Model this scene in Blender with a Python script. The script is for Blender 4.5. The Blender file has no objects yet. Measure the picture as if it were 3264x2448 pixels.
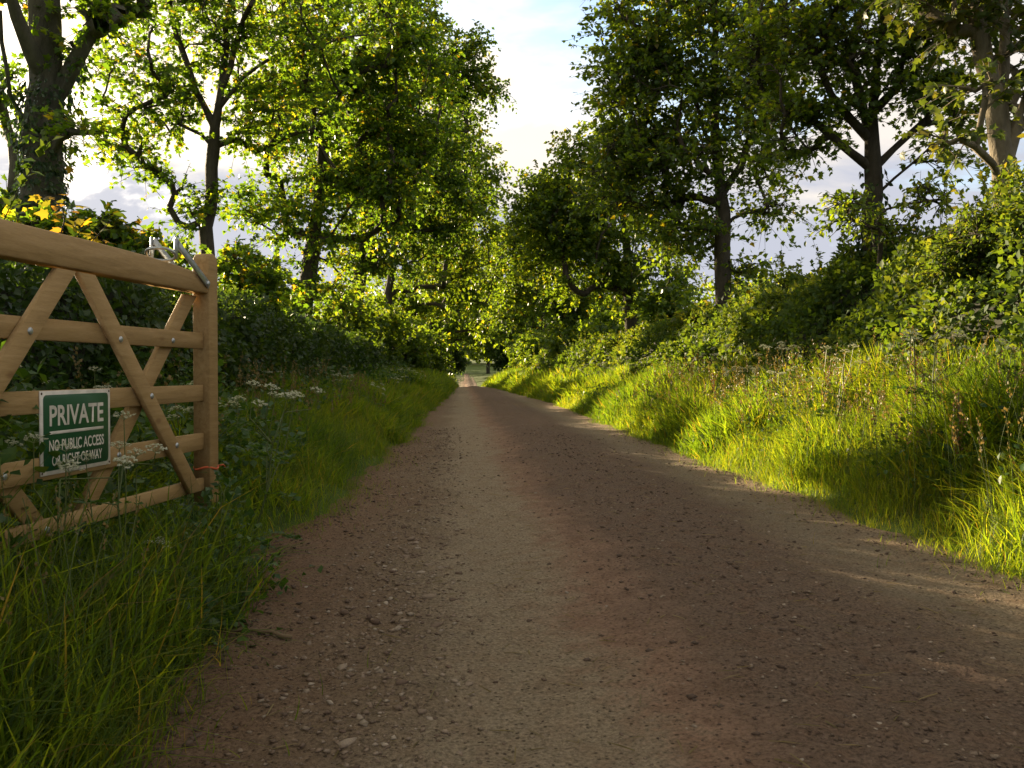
import bpy, math, random
import numpy as np

rng = np.random.default_rng(11)
random.seed(11)
scene = bpy.context.scene
COL = scene.collection
R = math.radians

# ------------------------------------------------------------------ camera
FPX, YAW, PITCH, CAMZ = 869.0, R(3.56), R(0.92), 1.0
cam = bpy.data.cameras.new('camera')
cam.sensor_width = 36.0
cam.lens = 36.0 * FPX / 1024.0
cam.clip_start, cam.clip_end = 0.05, 3000.0
cam_ob = bpy.data.objects.new('camera', cam)
COL.objects.link(cam_ob)
cam_ob.location = (0, 0, CAMZ)
cam_ob.rotation_euler = (R(90) - PITCH, 0, -YAW)
scene.camera = cam_ob

# ------------------------------------------------------------------ light
SUN_EL, SUN_AZ = R(12.5), R(-37.0)        # azimuth from +Y, positive to the right
sun_dir = np.array([math.sin(SUN_AZ) * math.cos(SUN_EL), math.cos(SUN_AZ) * math.cos(SUN_EL), math.sin(SUN_EL)])
world = bpy.data.worlds.new('World')
scene.world = world
world.use_nodes = True


def N(nt, kind, ins=None, **props):
    n = nt.nodes.new(kind)
    for k, v in props.items():
        setattr(n, k, v)
    for k, v in (ins or {}).items():
        s = n.inputs[k]
        if isinstance(v, bpy.types.NodeSocket):
            nt.links.new(v, s)
        else:
            s.default_value = v
    return n


def math_n(nt, op, a, b=0.0, clamp=False):
    n = nt.nodes.new('ShaderNodeMath')
    n.operation = op
    n.use_clamp = clamp
    for i, v in enumerate((a, b)):
        if isinstance(v, bpy.types.NodeSocket):
            nt.links.new(v, n.inputs[i])
        else:
            n.inputs[i].default_value = v
    return n.outputs[0]


def mix_c(nt, fac, a, b, mode='MIX'):
    n = nt.nodes.new('ShaderNodeMix')
    n.data_type = 'RGBA'
    n.blend_type = mode
    for sock, v in ((n.inputs[0], fac), (n.inputs[6], a), (n.inputs[7], b)):
        if isinstance(v, bpy.types.NodeSocket):
            nt.links.new(v, sock)
        elif isinstance(v, (int, float)):
            sock.default_value = v
        else:
            sock.default_value = (*v, 1.0)
    return n.outputs[2]


def ramp(nt, fac, stops, interp='LINEAR'):
    n = nt.nodes.new('ShaderNodeValToRGB')
    n.color_ramp.interpolation = interp
    el = n.color_ramp.elements
    while len(el) < len(stops):
        el.new(0.5)
    for e, (p, c) in zip(el, stops):
        e.position = p
        e.color = (c, c, c, 1) if isinstance(c, (int, float)) else (*c, 1)
    nt.links.new(fac, n.inputs[0])
    return n.outputs[0]


def build_world():
    nt = world.node_tree
    nt.nodes.clear()
    sky = N(nt, 'ShaderNodeTexSky', sky_type='NISHITA', sun_disc=False, sun_elevation=SUN_EL,
            sun_rotation=SUN_AZ, air_density=1.0, dust_density=1.0, ozone_density=1.0)
    tc = N(nt, 'ShaderNodeTexCoord')
    d = N(nt, 'ShaderNodeVectorMath', {0: tc.outputs['Generated']}, operation='NORMALIZE').outputs[0]
    sep = N(nt, 'ShaderNodeSeparateXYZ', {0: d})
    el = math_n(nt, 'MAXIMUM', sep.outputs[2], 0.0)
    den = math_n(nt, 'ADD', el, 0.16)
    px = math_n(nt, 'DIVIDE', sep.outputs[0], den)
    py = math_n(nt, 'DIVIDE', sep.outputs[1], den)
    pos = N(nt, 'ShaderNodeCombineXYZ', {0: px, 1: py, 2: 15.5}).outputs[0]
    n1 = N(nt, 'ShaderNodeTexNoise', {'Vector': pos, 'Scale': 1.15, 'Detail': 7.0, 'Roughness': 0.56, 'Distortion': 0.25}).outputs[0]
    n2 = N(nt, 'ShaderNodeTexNoise', {'Vector': pos, 'Scale': 0.7, 'Detail': 4.0, 'Roughness': 0.5}).outputs[0]
    low = ramp(nt, el, [(0.11, 0.15), (0.25, 0.0)])
    mask = ramp(nt, math_n(nt, 'ADD', n1, low), [(0.39, 0.0), (0.52, 1.0)], 'EASE')
    # brightness of cloud: forward scattering about the sun
    dot = N(nt, 'ShaderNodeVectorMath', {0: d, 1: tuple(sun_dir)}, operation='DOT_PRODUCT').outputs[1]
    dotc = math_n(nt, 'MAXIMUM', dot, 0.0)
    glow = math_n(nt, 'POWER', dotc, 9.0)
    halo = math_n(nt, 'POWER', dotc, 90.0)
    shade = ramp(nt, n2, [(0.36, 0.0), (0.60, 1.0)])
    lit = mix_c(nt, shade, (4.0, 3.7, 3.45), (5.5, 4.9, 3.95))
    lit = mix_c(nt, glow, lit, (9.0, 7.8, 5.9))
    # cloud decks seen edge-on near the horizon show their shaded undersides
    edge = math_n(nt, 'ADD', el, math_n(nt, 'MULTIPLY', math_n(nt, 'SUBTRACT', n1, 0.5), 0.35))
    under = ramp(nt, edge, [(0.19, 1.0), (0.26, 0.0)], 'EASE')
    lit = mix_c(nt, math_n(nt, 'MULTIPLY', under, 0.9), lit, (2.3, 2.45, 2.95))
    blue = N(nt, 'ShaderNodeVectorMath', {0: sky.outputs[0], 1: (1.3, 1.3, 1.35)}, operation='MULTIPLY').outputs[0]
    c = mix_c(nt, mask, blue, lit)
    veil = math_n(nt, 'MULTIPLY', halo, math_n(nt, 'SUBTRACT', 1.0, math_n(nt, 'MULTIPLY', math_n(nt, 'MULTIPLY', under, mask), 0.85)))
    c = mix_c(nt, veil, c, (18.0, 15.5, 11.0))
    bg = N(nt, 'ShaderNodeBackground', {'Color': c, 'Strength': 0.06})
    out = N(nt, 'ShaderNodeOutputWorld', {'Surface': bg.outputs[0]})


build_world()
sun = bpy.data.lights.new('sun', 'SUN')
sun.energy = 5.0
sun.angle = R(0.53)
sun.color = (1.0, 0.80, 0.52)
sun_ob = bpy.data.objects.new('sun', sun)
COL.objects.link(sun_ob)
sun_ob.location = (-30, 50, 30)
sun_ob.rotation_euler = (R(90) - SUN_EL, 0, R(180) - SUN_AZ)

scene.render.engine = 'CYCLES'
cy = scene.cycles
cy.max_bounces, cy.diffuse_bounces, cy.glossy_bounces = 9, 7, 2
cy.transmission_bounces, cy.transparent_max_bounces = 7, 4
cy.use_denoising = True
cy.sample_clamp_indirect = 6.0
cy.caustics_reflective = cy.caustics_refractive = False
vs = scene.view_settings
vs.view_transform = 'Standard'
vs.look = 'None'
vs.gamma = 1.0
vs.exposure = 2.05
vs.use_curve_mapping = False

# ------------------------------------------------------------------ helpers
_f = np.array([math.sin(YAW) * math.cos(PITCH), math.cos(YAW) * math.cos(PITCH), -math.sin(PITCH)])
_r = np.array([math.cos(YAW), -math.sin(YAW), 0.0])
_u = np.cross(_r, _f)
CAM = np.array([0, 0, CAMZ])


def at(px, py, depth):
    """Point seen at a pixel of the 1024x768 picture, at a depth along the view axis."""
    return CAM + (_f + _r * (px - 512) / FPX + _u * (384 - py) / FPX) * depth


def _hash(ix, iy, iz):
    h = (ix.astype(np.int64) * 374761393 + iy.astype(np.int64) * 668265263 + iz.astype(np.int64) * 2147483647) & 0x7fffffff
    h = ((h ^ (h >> 13)) * 1274126177) & 0x7fffffff
    return ((h ^ (h >> 16)) & 0xffff) / 65535.0


def vnoise(p):
    p = np.asarray(p, float)
    i = np.floor(p).astype(np.int64)
    f = p - i
    f = f * f * (3 - 2 * f)
    r = 0
    for dx in (0, 1):
        wx = f[..., 0] if dx else 1 - f[..., 0]
        for dy in (0, 1):
            wy = f[..., 1] if dy else 1 - f[..., 1]
            for dz in (0, 1):
                wz = f[..., 2] if dz else 1 - f[..., 2]
                r = r + wx * wy * wz * _hash(i[..., 0] + dx, i[..., 1] + dy, i[..., 2] + dz)
    return r


def fbm(p, octs=4):
    p = np.asarray(p, float)
    a, s, t = 1.0, 0.0, 0.0
    for _ in range(octs):
        s = s + a * vnoise(p)
        t += a
        p = p * 2.03 + 17.1
        a *= 0.5
    return s / t


def make_mesh(name, V, F, rnd=None, smooth=False):
    """V (n,3); F list of int arrays (m,k)."""
    me = bpy.data.meshes.new(name)
    V = np.ascontiguousarray(V, np.float32)
    F = [np.asarray(f, np.int32) for f in F if len(f)]
    me.vertices.add(len(V))
    me.vertices.foreach_set('co', V.ravel())
    tot = np.concatenate([np.full(len(f), f.shape[1], np.int32) for f in F])
    loops = np.concatenate([f.ravel() for f in F])
    me.loops.add(len(loops))
    me.polygons.add(len(tot))
    me.polygons.foreach_set('loop_start', np.concatenate([[0], np.cumsum(tot)[:-1]]).astype(np.int32))
    me.loops.foreach_set('vertex_index', loops)
    if smooth:
        me.polygons.foreach_set('use_smooth', np.ones(len(tot), bool))
    if rnd is not None:
        a = me.attributes.new('rnd', 'FLOAT', 'POINT')
        a.data.foreach_set('value', np.ascontiguousarray(rnd, np.float32))
    me.update(calc_edges=True)
    return me


def link(name, me, mat=None, parent=None, kind=None, label=None, cat=None, group=None, loc=None, rot=None):
    ob = bpy.data.objects.new(name, me)
    COL.objects.link(ob)
    if mat is not None and me is not None and not me.materials:
        me.materials.append(mat)
    if parent is not None:
        ob.parent = parent
    if loc is not None:
        ob.location = loc
    if rot is not None:
        ob.rotation_euler = rot
    for k, v in (('kind', kind), ('label', label), ('category', cat), ('group', group)):
        if v:
            ob[k] = v
    return ob


def thing(name, label, cat, loc=(0, 0, 0), group=None):
    return link(name, None, label=label, cat=cat, group=group, loc=[float(c) for c in loc])


class MB:
    """Collects vertices and faces of one mesh."""
    def __init__(self):
        self.V, self.F, self.R, self.n = [], {}, [], 0

    def add(self, V, F, rnd=0.5):
        V = np.asarray(V, float)
        F = np.asarray(F, int)
        self.V.append(V)
        self.F.setdefault(F.shape[1], []).append(F + self.n)
        self.R.append(np.full(len(V), rnd) if np.isscalar(rnd) else np.asarray(rnd))
        self.n += len(V)

    def box(self, lo, hi):
        x0, y0, z0 = lo
        x1, y1, z1 = hi
        self.add([(x0, y0, z0), (x1, y0, z0), (x1, y1, z0), (x0, y1, z0), (x0, y0, z1), (x1, y0, z1), (x1, y1, z1), (x0, y1, z1)],
                 [(0, 3, 2, 1), (4, 5, 6, 7), (0, 1, 5, 4), (1, 2, 6, 5), (2, 3, 7, 6), (3, 0, 4, 7)])

    def tube(self, P, rad, sides=6, cap=True, rnd=0.5):
        P = np.asarray(P, float)
        n = len(P)
        rad = np.broadcast_to(np.asarray(rad, float), (n,))
        T = np.gradient(P, axis=0)
        T /= np.linalg.norm(T, axis=1)[:, None] + 1e-9
        ref = np.array([0.31, 0.17, 0.93]) if abs(T[0, 2]) < 0.8 else np.array([0.93, 0.2, 0.1])
        A = np.cross(T, ref)
        A /= np.linalg.norm(A, axis=1)[:, None] + 1e-9
        B = np.cross(T, A)
        th = np.arange(sides) * 2 * math.pi / sides
        V = P[:, None] + rad[:, None, None] * (np.cos(th)[None, :, None] * A[:, None] + np.sin(th)[None, :, None] * B[:, None])
        i = np.arange(n - 1)[:, None] * sides
        j = np.arange(sides)[None]
        k = (j + 1) % sides
        F = np.stack([i + j, i + k, i + sides + k, i + sides + j], -1).reshape(-1, 4)
        self.add(V.reshape(-1, 3), F, rnd)
        if cap:
            b = self.n - n * sides
            for s, rev in ((0, False), ((n - 1) * sides, True)):
                idx = np.arange(sides) + b + s
                if not rev:
                    idx = idx[::-1]
                self.F.setdefault(sides, []).append(idx[None])

    def mesh(self, name, smooth=False, rnd=True):
        V = np.concatenate(self.V)
        return make_mesh(name, V, [np.concatenate(f) for f in self.F.values()], np.concatenate(self.R) if rnd else None, smooth)


def basis(fwd, nrm):
    """Rotation matrices with y along fwd and z near nrm."""
    y = fwd / (np.linalg.norm(fwd, axis=1)[:, None] + 1e-9)
    x = np.cross(y, nrm)
    x /= np.linalg.norm(x, axis=1)[:, None] + 1e-9
    z = np.cross(x, y)
    return np.stack([x, y, z], -1)


def scatter(T, pos, M, s, rnd):
    TV, TF = T
    V = np.einsum('nij,kj->nki', M, TV) * np.asarray(s)[:, None, None] + pos[:, None]
    F = TF[None] + (np.arange(len(pos)) * len(TV))[:, None, None]
    return V.reshape(-1, 3), F.reshape(-1, TF.shape[1]), np.repeat(rnd, len(TV))


def rvec(n):
    v = rng.normal(size=(n, 3))
    return v / np.linalg.norm(v, axis=1)[:, None]


# leaf templates, base at the origin, along +y, unit length
def t_lobed():
    pts = [(0, 0.02), (0.20, 0.10), (0.42, 0.08), (0.30, 0.28), (0.52, 0.52), (0.24, 0.56), (0, 1.0)]
    pts += [(-x, y) for x, y in pts[-2:0:-1]]
    V = [(0, 0.36, 0.0)] + [(x, y, -0.28 * abs(x) - 0.16 * max(0, y - .36) ** 1.2 * 1.2) for x, y in pts]
    n = len(pts)
    F = [(0, 1 + i, 1 + (i + 1) % n) for i in range(n)]
    return np.array(V, float), np.array(F)


def t_oval():
    V = [(0, 0, 0), (0.27, 0.32, 0.07), (0.22, 0.68, 0.05), (0, 1, -0.08), (-0.22, 0.68, 0.05), (-0.27, 0.32, 0.07), (0, 0.5, 0.0)]
    F = [(6, 0, 1), (6, 1, 2), (6, 2, 3), (6, 3, 4), (6, 4, 5), (6, 5, 0)]
    return np.array(V, float), np.array(F)


def t_lobed_lo():
    pts = [(0, 0.02), (0.42, 0.10), (0.27, 0.28), (0.50, 0.54), (0.2, 0.58), (0, 1.0)]
    pts += [(-x, y) for x, y in pts[-2:0:-1]]
    V = [(x, y, -0.28 * abs(x) - 0.16 * max(0, y - .36) ** 1.2 * 1.2) for x, y in pts]
    n = len(pts)
    return np.array(V, float), np.array([(0, i, i + 1) for i in range(1, n - 1)])


def t_oval4():
    V = [(0, 0, 0), (0.30, 0.42, 0.07), (0, 1, -0.06), (-0.30, 0.42, 0.07), (0, 0.48, 0.0)]
    return np.array(V, float), np.array([(4, 0, 1), (4, 1, 2), (4, 2, 3), (4, 3, 0)])


def t_kite():
    V = [(0, 0, 0), (0.36, 0.45, 0.08), (0, 1, -0.05), (-0.36, 0.45, 0.08)]
    return np.array(V, float), np.array([(0, 1, 2), (0, 2, 3)])


def t_star():
    V = [(0, 0, 0), (0.45, 0.2, -.1), (0.3, 0.5, -.03), (0, 1, -0.15), (-0.3, 0.5, -.03), (-0.45, 0.2, -.1)]
    return np.array(V, float), np.array([(0, 1, 2), (0, 2, 3), (0, 3, 4), (0, 4, 5)])


def t_blade(bend, w=0.018, segs=3):
    t = np.linspace(0, 1, segs + 1)
    y = bend * t ** 2
    z = t - 0.35 * bend * t ** 3
    wd = w * (1 - t ** 1.7)
    V = []
    for i in range(segs):
        V += [(-wd[i], y[i], z[i]), (wd[i], y[i], z[i])]
    V.append((0, y[-1], z[-1]))
    F = []
    for i in range(segs - 1):
        a = 2 * i
        F += [(a, a + 1, a + 3), (a, a + 3, a + 2)]
    F.append((2 * segs - 2, 2 * segs - 1, 2 * segs))
    return np.array(V, float), np.array(F)


LOBED, OVAL, KITE, STAR = t_lobed(), t_oval(), t_kite(), t_star()
LOBLO, OV4 = t_lobed_lo(), t_oval4()


# ------------------------------------------------------------------ materials
def mat_new(name):
    m = bpy.data.materials.new(name)
    m.use_nodes = True
    nt = m.node_tree
    nt.nodes.clear()
    return m, nt


def leaf_mat(name, stops, tmul=(2.3, 2.0, 0.7), tfac=0.5, rough=0.45, spec=0.35):
    m, nt = mat_new(name)
    a = N(nt, 'ShaderNodeAttribute', attribute_name='rnd')
    col = ramp(nt, a.outputs['Fac'], stops)
    tcol = N(nt, 'ShaderNodeVectorMath', {0: col, 1: tmul}, operation='MULTIPLY').outputs[0]
    p = N(nt, 'ShaderNodeBsdfPrincipled', {'Base Color': col, 'Roughness': rough, 'Specular IOR Level': spec})
    t = N(nt, 'ShaderNodeBsdfTranslucent', {'Color': tcol})
    mx = N(nt, 'ShaderNodeMixShader', {0: tfac, 1: p.outputs[0], 2: t.outputs[0]})
    N(nt, 'ShaderNodeOutputMaterial', {'Surface': mx.outputs[0]})
    return m


def bark_mat(name, c1, c2, scale=6.0):
    m, nt = mat_new(name)
    tc = N(nt, 'ShaderNodeTexCoord')
    mp = N(nt, 'ShaderNodeMapping', {'Vector': tc.outputs['Object'], 'Scale': (1, 1, 0.35)})
    n1 = N(nt, 'ShaderNodeTexNoise', {'Vector': mp.outputs[0], 'Scale': scale, 'Detail': 8.0, 'Roughness': 0.7}).outputs[0]
    n2 = N(nt, 'ShaderNodeTexNoise', {'Vector': mp.outputs[0], 'Scale': scale * 6, 'Detail': 4.0, 'Roughness': 0.7}).outputs[0]
    col = ramp(nt, n1, [(0.3, c1), (0.7, c2)])
    bp = N(nt, 'ShaderNodeBump', {'Height': math_n(nt, 'ADD', n1, n2), 'Strength': 0.8, 'Distance': 0.03})
    p = N(nt, 'ShaderNodeBsdfPrincipled', {'Base Color': col, 'Roughness': 0.9, 'Specular IOR Level': 0.15, 'Normal': bp.outputs[0]})
    N(nt, 'ShaderNodeOutputMaterial', {'Surface': p.outputs[0]})
    return m


def plain_mat(name, col, rough=0.6, metal=0.0, var=0.25, scale=8.0, bump=0.0):
    m, nt = mat_new(name)
    tc = N(nt, 'ShaderNodeTexCoord')
    n1 = N(nt, 'ShaderNodeTexNoise', {'Vector': tc.outputs['Object'], 'Scale': scale, 'Detail': 6.0, 'Roughness': 0.65}).outputs[0]
    c = ramp(nt, n1, [(0.3, tuple(x * (1 - var) for x in col)), (0.7, tuple(min(1, x * (1 + var)) for x in col))])
    ins = {'Base Color': c, 'Roughness': rough, 'Metallic': metal}
    if bump:
        ins['Normal'] = N(nt, 'ShaderNodeBump', {'Height': n1, 'Strength': 0.5, 'Distance': bump}).outputs[0]
    p = N(nt, 'ShaderNodeBsdfPrincipled', ins)
    N(nt, 'ShaderNodeOutputMaterial', {'Surface': p.outputs[0]})
    return m


M = {}
M['syc'] = leaf_mat('sycamore_leaf', [(0.0, (.022, .058, .010)), (0.5, (.040, .090, .013)), (0.85, (.080, .125, .016)), (0.97, (.130, .125, .020)), (1.0, (.17, .105, .02))],
                    tmul=(6.0, 4.3, 1.0), tfac=0.55)
M['syc_dark'] = leaf_mat('sycamore_leaf_dark', [(0.0, (.028, .064, .014)), (0.6, (.052, .100, .016)), (0.93, (.085, .125, .018)), (1.0, (.14, .12, .02))],
                         tmul=(5.0, 3.6, 0.7), tfac=0.52)
M['maple'] = leaf_mat('maple_leaf_bronze', [(0.0, (.028, .056, .012)), (0.6, (.048, .078, .014)), (0.9, (.075, .080, .018)), (1.0, (.13, .10, .022))], tmul=(3.2, 2.4, .9), tfac=0.45)
M['oak'] = leaf_mat('oak_leaf', [(0.0, (.020, .052, .012)), (0.6, (.038, .080, .014)), (1.0, (.085, .10, .018))], tmul=(5.0, 3.7, .9), tfac=0.5)
M['bronze'] = leaf_mat('young_bronze_leaf', [(0.0, (.10, .12, .018)), (0.5, (.19, .15, .025)), (1.0, (.27, .15, .035))], tmul=(2.4, 2.0, .8), tfac=0.55)
M['hedge'] = leaf_mat('hawthorn_leaf', [(0.0, (.016, .040, .009)), (0.6, (.032, .066, .012)), (1.0, (.065, .095, .018))], tmul=(2.8, 2.3, .7), tfac=0.4)
M['bramble'] = leaf_mat('bank_leaf', [(0.0, (.024, .058, .012)), (0.5, (.046, .086, .016)), (0.9, (.080, .112, .024)), (1.0, (.11, .11, .03))], tmul=(4.2, 3.2, .8), tfac=0.42, spec=.18, rough=.6)
M['ivy'] = leaf_mat('ivy_leaf', [(0.0, (.014, .038, .012)), (0.7, (.030, .062, .016)), (1.0, (.07, .10, .02))], tmul=(2.4, 2.2, .7), tfac=0.25, rough=0.35)
M['grass'] = leaf_mat('grass_blade', [(0.0, (.022, .048, .013)), (0.55, (.043, .080, .017)), (0.88, (.086, .116, .024)), (0.95, (.085, .085, .035)), (1.0, (.13, .105, .055))],
                      tmul=(6.0, 4.7, .62), tfac=0.58, rough=0.5, spec=0.22)
M['weed'] = leaf_mat('weed_leaf', [(0.0, (.020, .055, .012)), (0.7, (.045, .10, .018)), (1.0, (.085, .14, .025))], tmul=(2.4, 2.0, .6), tfac=0.4)
M['stem'] = leaf_mat('green_stem', [(0.0, (.06, .10, .03)), (1.0, (.14, .16, .05))], tfac=0.15)
M['floret'] = leaf_mat('white_floret', [(0.0, (.30, .34, .18)), (0.5, (.50, .52, .38)), (1.0, (.72, .72, .60))], tmul=(1.1, 1.05, .8), tfac=0.5)
M['seed'] = leaf_mat('seed_head', [(0.0, (.12, .095, .030)), (1.0, (.24, .18, .075))], tmul=(1.4, 1.2, .7), tfac=0.35)
M['bark'] = bark_mat('bark_dark', (.030, .026, .020), (.10, .085, .062))
M['bark_pale'] = bark_mat('bark_pale', (.09, .075, .052), (.26, .22, .155), 5.0)
M['bark_grey'] = bark_mat('bark_grey', (.055, .052, .042), (.15, .14, .11), 5.0)
M['twig'] = plain_mat('twig_brown', (.045, .036, .024), 0.9)
M['inner'] = plain_mat('dark_twig_core', (.020, .022, .011), 0.95, 0.0, .4, 20.0)  # dark tone of the light-blocking core inside the hedges
M['stone'] = None


def ground_mat():
    m, nt = mat_new('field_ground')
    tc = N(nt, 'ShaderNodeTexCoord')
    n1 = N(nt, 'ShaderNodeTexNoise', {'Vector': tc.outputs['Object'], 'Scale': 0.6, 'Detail': 6.0, 'Roughness': 0.6}).outputs[0]
    n2 = N(nt, 'ShaderNodeTexNoise', {'Vector': tc.outputs['Object'], 'Scale': 14.0, 'Detail': 8.0, 'Roughness': 0.7}).outputs[0]
    g = ramp(nt, n1, [(0.3, (.050, .085, .018)), (0.7, (.085, .125, .024))])
    s = ramp(nt, n2, [(0.40, (.055, .038, .022)), (0.62, (.075, .10, .022))])
    c = mix_c(nt, 0.25, g, s)
    bp = N(nt, 'ShaderNodeBump', {'Height': n2, 'Strength': 0.6, 'Distance': 0.05})
    p = N(nt, 'ShaderNodeBsdfPrincipled', {'Base Color': c, 'Roughness': 0.95, 'Specular IOR Level': 0.1, 'Normal': bp.outputs[0]})
    N(nt, 'ShaderNodeOutputMaterial', {'Surface': p.outputs[0]})
    return m


def track_mat():
    m, nt = mat_new('red_earth_track')
    tc = N(nt, 'ShaderNodeTexCoord')
    ob = tc.outputs['Object']
    sep = N(nt, 'ShaderNodeSeparateXYZ', {0: ob})
    nb = N(nt, 'ShaderNodeTexNoise', {'Vector': ob, 'Scale': 0.8, 'Detail': 5.0, 'Roughness': 0.6}).outputs[0]
    nm = N(nt, 'ShaderNodeTexNoise', {'Vector': ob, 'Scale': 7.0, 'Detail': 7.0, 'Roughness': 0.65}).outputs[0]
    nf = N(nt, 'ShaderNodeTexNoise', {'Vector': ob, 'Scale': 70.0, 'Detail': 6.0, 'Roughness': 0.75}).outputs[0]
    vor = N(nt, 'ShaderNodeTexVoronoi', {'Vector': ob, 'Scale': 48.0, 'Randomness': 1.0})
    vor2 = N(nt, 'ShaderNodeTexVoronoi', {'Vector': ob, 'Scale': 26.0, 'Randomness': 1.0})
    wob = math_n(nt, 'MULTIPLY', math_n(nt, 'SUBTRACT', nb, 0.5), 0.9)
    wob = math_n(nt, 'ADD', wob, math_n(nt, 'MULTIPLY', math_n(nt, 'SUBTRACT', nm, 0.5), 0.55))
    wob = math_n(nt, 'ADD', wob, math_n(nt, 'MULTIPLY', math_n(nt, 'SUBTRACT', nf, 0.5), 0.35))
    xx = math_n(nt, 'ADD', sep.outputs[0], wob)
    t = math_n(nt, 'MULTIPLY', math_n(nt, 'ADD', xx, 1.3), 1.0 / 4.2, clamp=True)
    # bands across the track: loose grey gravel wash, compacted wheel strip, red ridge, dark loose middle, worn right strip
    band = ramp(nt, t, [(0.0, (0.162, 0.091, 0.055)), (0.16, (0.188, 0.125, 0.083)), (0.25, (0.202, 0.149, 0.101)), (0.31, (0.276, 0.217, 0.150)), (0.40, (0.284, 0.220, 0.150)),
                        (0.46, (0.255, 0.160, 0.110)), (0.52, (0.160, 0.110, 0.080)), (0.74, (0.155, 0.110, 0.082)), (0.84, (0.223, 0.178, 0.124)), (1.0, (0.255, 0.178, 0.114))])
    red = mix_c(nt, ramp(nt, nm, [(0.45, 0.0), (0.72, 0.38)]), band, (.165, .085, .046))
    sp = ramp(nt, nf, [(0.32, 0.40), (0.48, 0.95), (0.68, 1.5)])
    c = mix_c(nt, 1.0, red, sp, 'MULTIPLY')
    # dark crumbs and pale grit
    rc = N(nt, 'ShaderNodeSeparateColor', {0: vor.outputs['Color']}).outputs[0]
    near = ramp(nt, vor.outputs['Distance'], [(0.16, 1.0), (0.30, 0.0)])
    dark = math_n(nt, 'MULTIPLY', near, math_n(nt, 'GREATER_THAN', rc, 0.62))
    c = mix_c(nt, math_n(nt, 'MULTIPLY', dark, 0.75), c, (.045, .030, .022))
    rc2 = N(nt, 'ShaderNodeSeparateColor', {0: vor2.outputs['Color']}).outputs[1]
    near2 = ramp(nt, vor2.outputs['Distance'], [(0.10, 1.0), (0.2, 0.0)])
    pale = math_n(nt, 'MULTIPLY', near2, math_n(nt, 'GREATER_THAN', rc2, 0.82))
    c = mix_c(nt, math_n(nt, 'MULTIPLY', pale, 0.6), c, (.27, .21, .165))
    h = math_n(nt, 'ADD', math_n(nt, 'MULTIPLY', nf, 0.5), math_n(nt, 'ADD', math_n(nt, 'MULTIPLY', nm, 1.0), math_n(nt, 'MULTIPLY', near, 0.25)))
    bp = N(nt, 'ShaderNodeBump', {'Height': h, 'Strength': 1.0, 'Distance': 0.035})
    p = N(nt, 'ShaderNodeBsdfPrincipled', {'Base Color': c, 'Roughness': 0.95, 'Specular IOR Level': 0.12, 'Normal': bp.outputs[0]})
    N(nt, 'ShaderNodeOutputMaterial', {'Surface': p.outputs[0]})
    return m


def stone_mat():
    m, nt = mat_new('field_stone')
    oi = N(nt, 'ShaderNodeObjectInfo')
    tc = N(nt, 'ShaderNodeTexCoord')
    a = N(nt, 'ShaderNodeAttribute', attribute_name='rnd')
    f = math_n(nt, 'FRACT', math_n(nt, 'ADD', a.outputs['Fac'], oi.outputs['Random']))
    c = ramp(nt, f, [(0.0, (.12, .080, .058)), (0.45, (.19, .135, .098)), (0.85, (.26, .20, .150)), (1.0, (.34, .28, .22))])
    n1 = N(nt, 'ShaderNodeTexNoise', {'Vector': tc.outputs['Object'], 'Scale': 30.0, 'Detail': 5.0}).outputs[0]
    c = mix_c(nt, 1.0, c, ramp(nt, n1, [(0.3, 0.65), (0.7, 1.2)]), 'MULTIPLY')
    p = N(nt, 'ShaderNodeBsdfPrincipled', {'Base Color': c, 'Roughness': 0.9, 'Specular IOR Level': 0.2})
    N(nt, 'ShaderNodeOutputMaterial', {'Surface': p.outputs[0]})
    return m


def wood_mat():
    m, nt = mat_new('planed_softwood')
    tc = N(nt, 'ShaderNodeTexCoord')
    oi = N(nt, 'ShaderNodeObjectInfo')
    sh = N(nt, 'ShaderNodeVectorMath', {0: tc.outputs['Object'], 1: N(nt, 'ShaderNodeCombineXYZ', {0: math_n(nt, 'MULTIPLY', oi.outputs['Random'], 9.0), 1: oi.outputs['Random'], 2: oi.outputs['Random']}).outputs[0]}, operation='ADD').outputs[0]
    mp = N(nt, 'ShaderNodeMapping', {'Vector': sh, 'Scale': (1.4, 16, 16)})
    n1 = N(nt, 'ShaderNodeTexNoise', {'Vector': mp.outputs[0], 'Scale': 3.0, 'Detail': 7.0, 'Roughness': 0.6, 'Distortion': 0.6}).outputs[0]
    mp2 = N(nt, 'ShaderNodeMapping', {'Vector': sh, 'Scale': (6, 60, 60)})
    n2 = N(nt, 'ShaderNodeTexNoise', {'Vector': mp2.outputs[0], 'Scale': 6.0, 'Detail': 4.0, 'Roughness': 0.6}).outputs[0]
    mp3 = N(nt, 'ShaderNodeMapping', {'Vector': sh, 'Scale': (2.6, 5.5, 5.5)})
    kn = N(nt, 'ShaderNodeTexVoronoi', {'Vector': mp3.outputs[0], 'Scale': 1.6})
    knot = ramp(nt, kn.outputs['Distance'], [(0.05, 1.0), (0.13, 0.0)])
    c = ramp(nt, n1, [(0.28, (.27, .170, .068)), (0.5, (.345, .222, .095)), (0.72, (.41, .272, .128))])
    c = mix_c(nt, 1.0, c, ramp(nt, n2, [(0.3, 0.86), (0.7, 1.06)]), 'MULTIPLY')
    c = mix_c(nt, math_n(nt, 'MULTIPLY', knot, 0.6), c, (.19, .092, .036))
    bp = N(nt, 'ShaderNodeBump', {'Height': n2, 'Strength': 0.25, 'Distance': 0.002})
    p = N(nt, 'ShaderNodeBsdfPrincipled', {'Base Color': c, 'Roughness': 0.72, 'Specular IOR Level': 0.25, 'Normal': bp.outputs[0]})
    N(nt, 'ShaderNodeOutputMaterial', {'Surface': p.outputs[0]})
    return m


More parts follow.
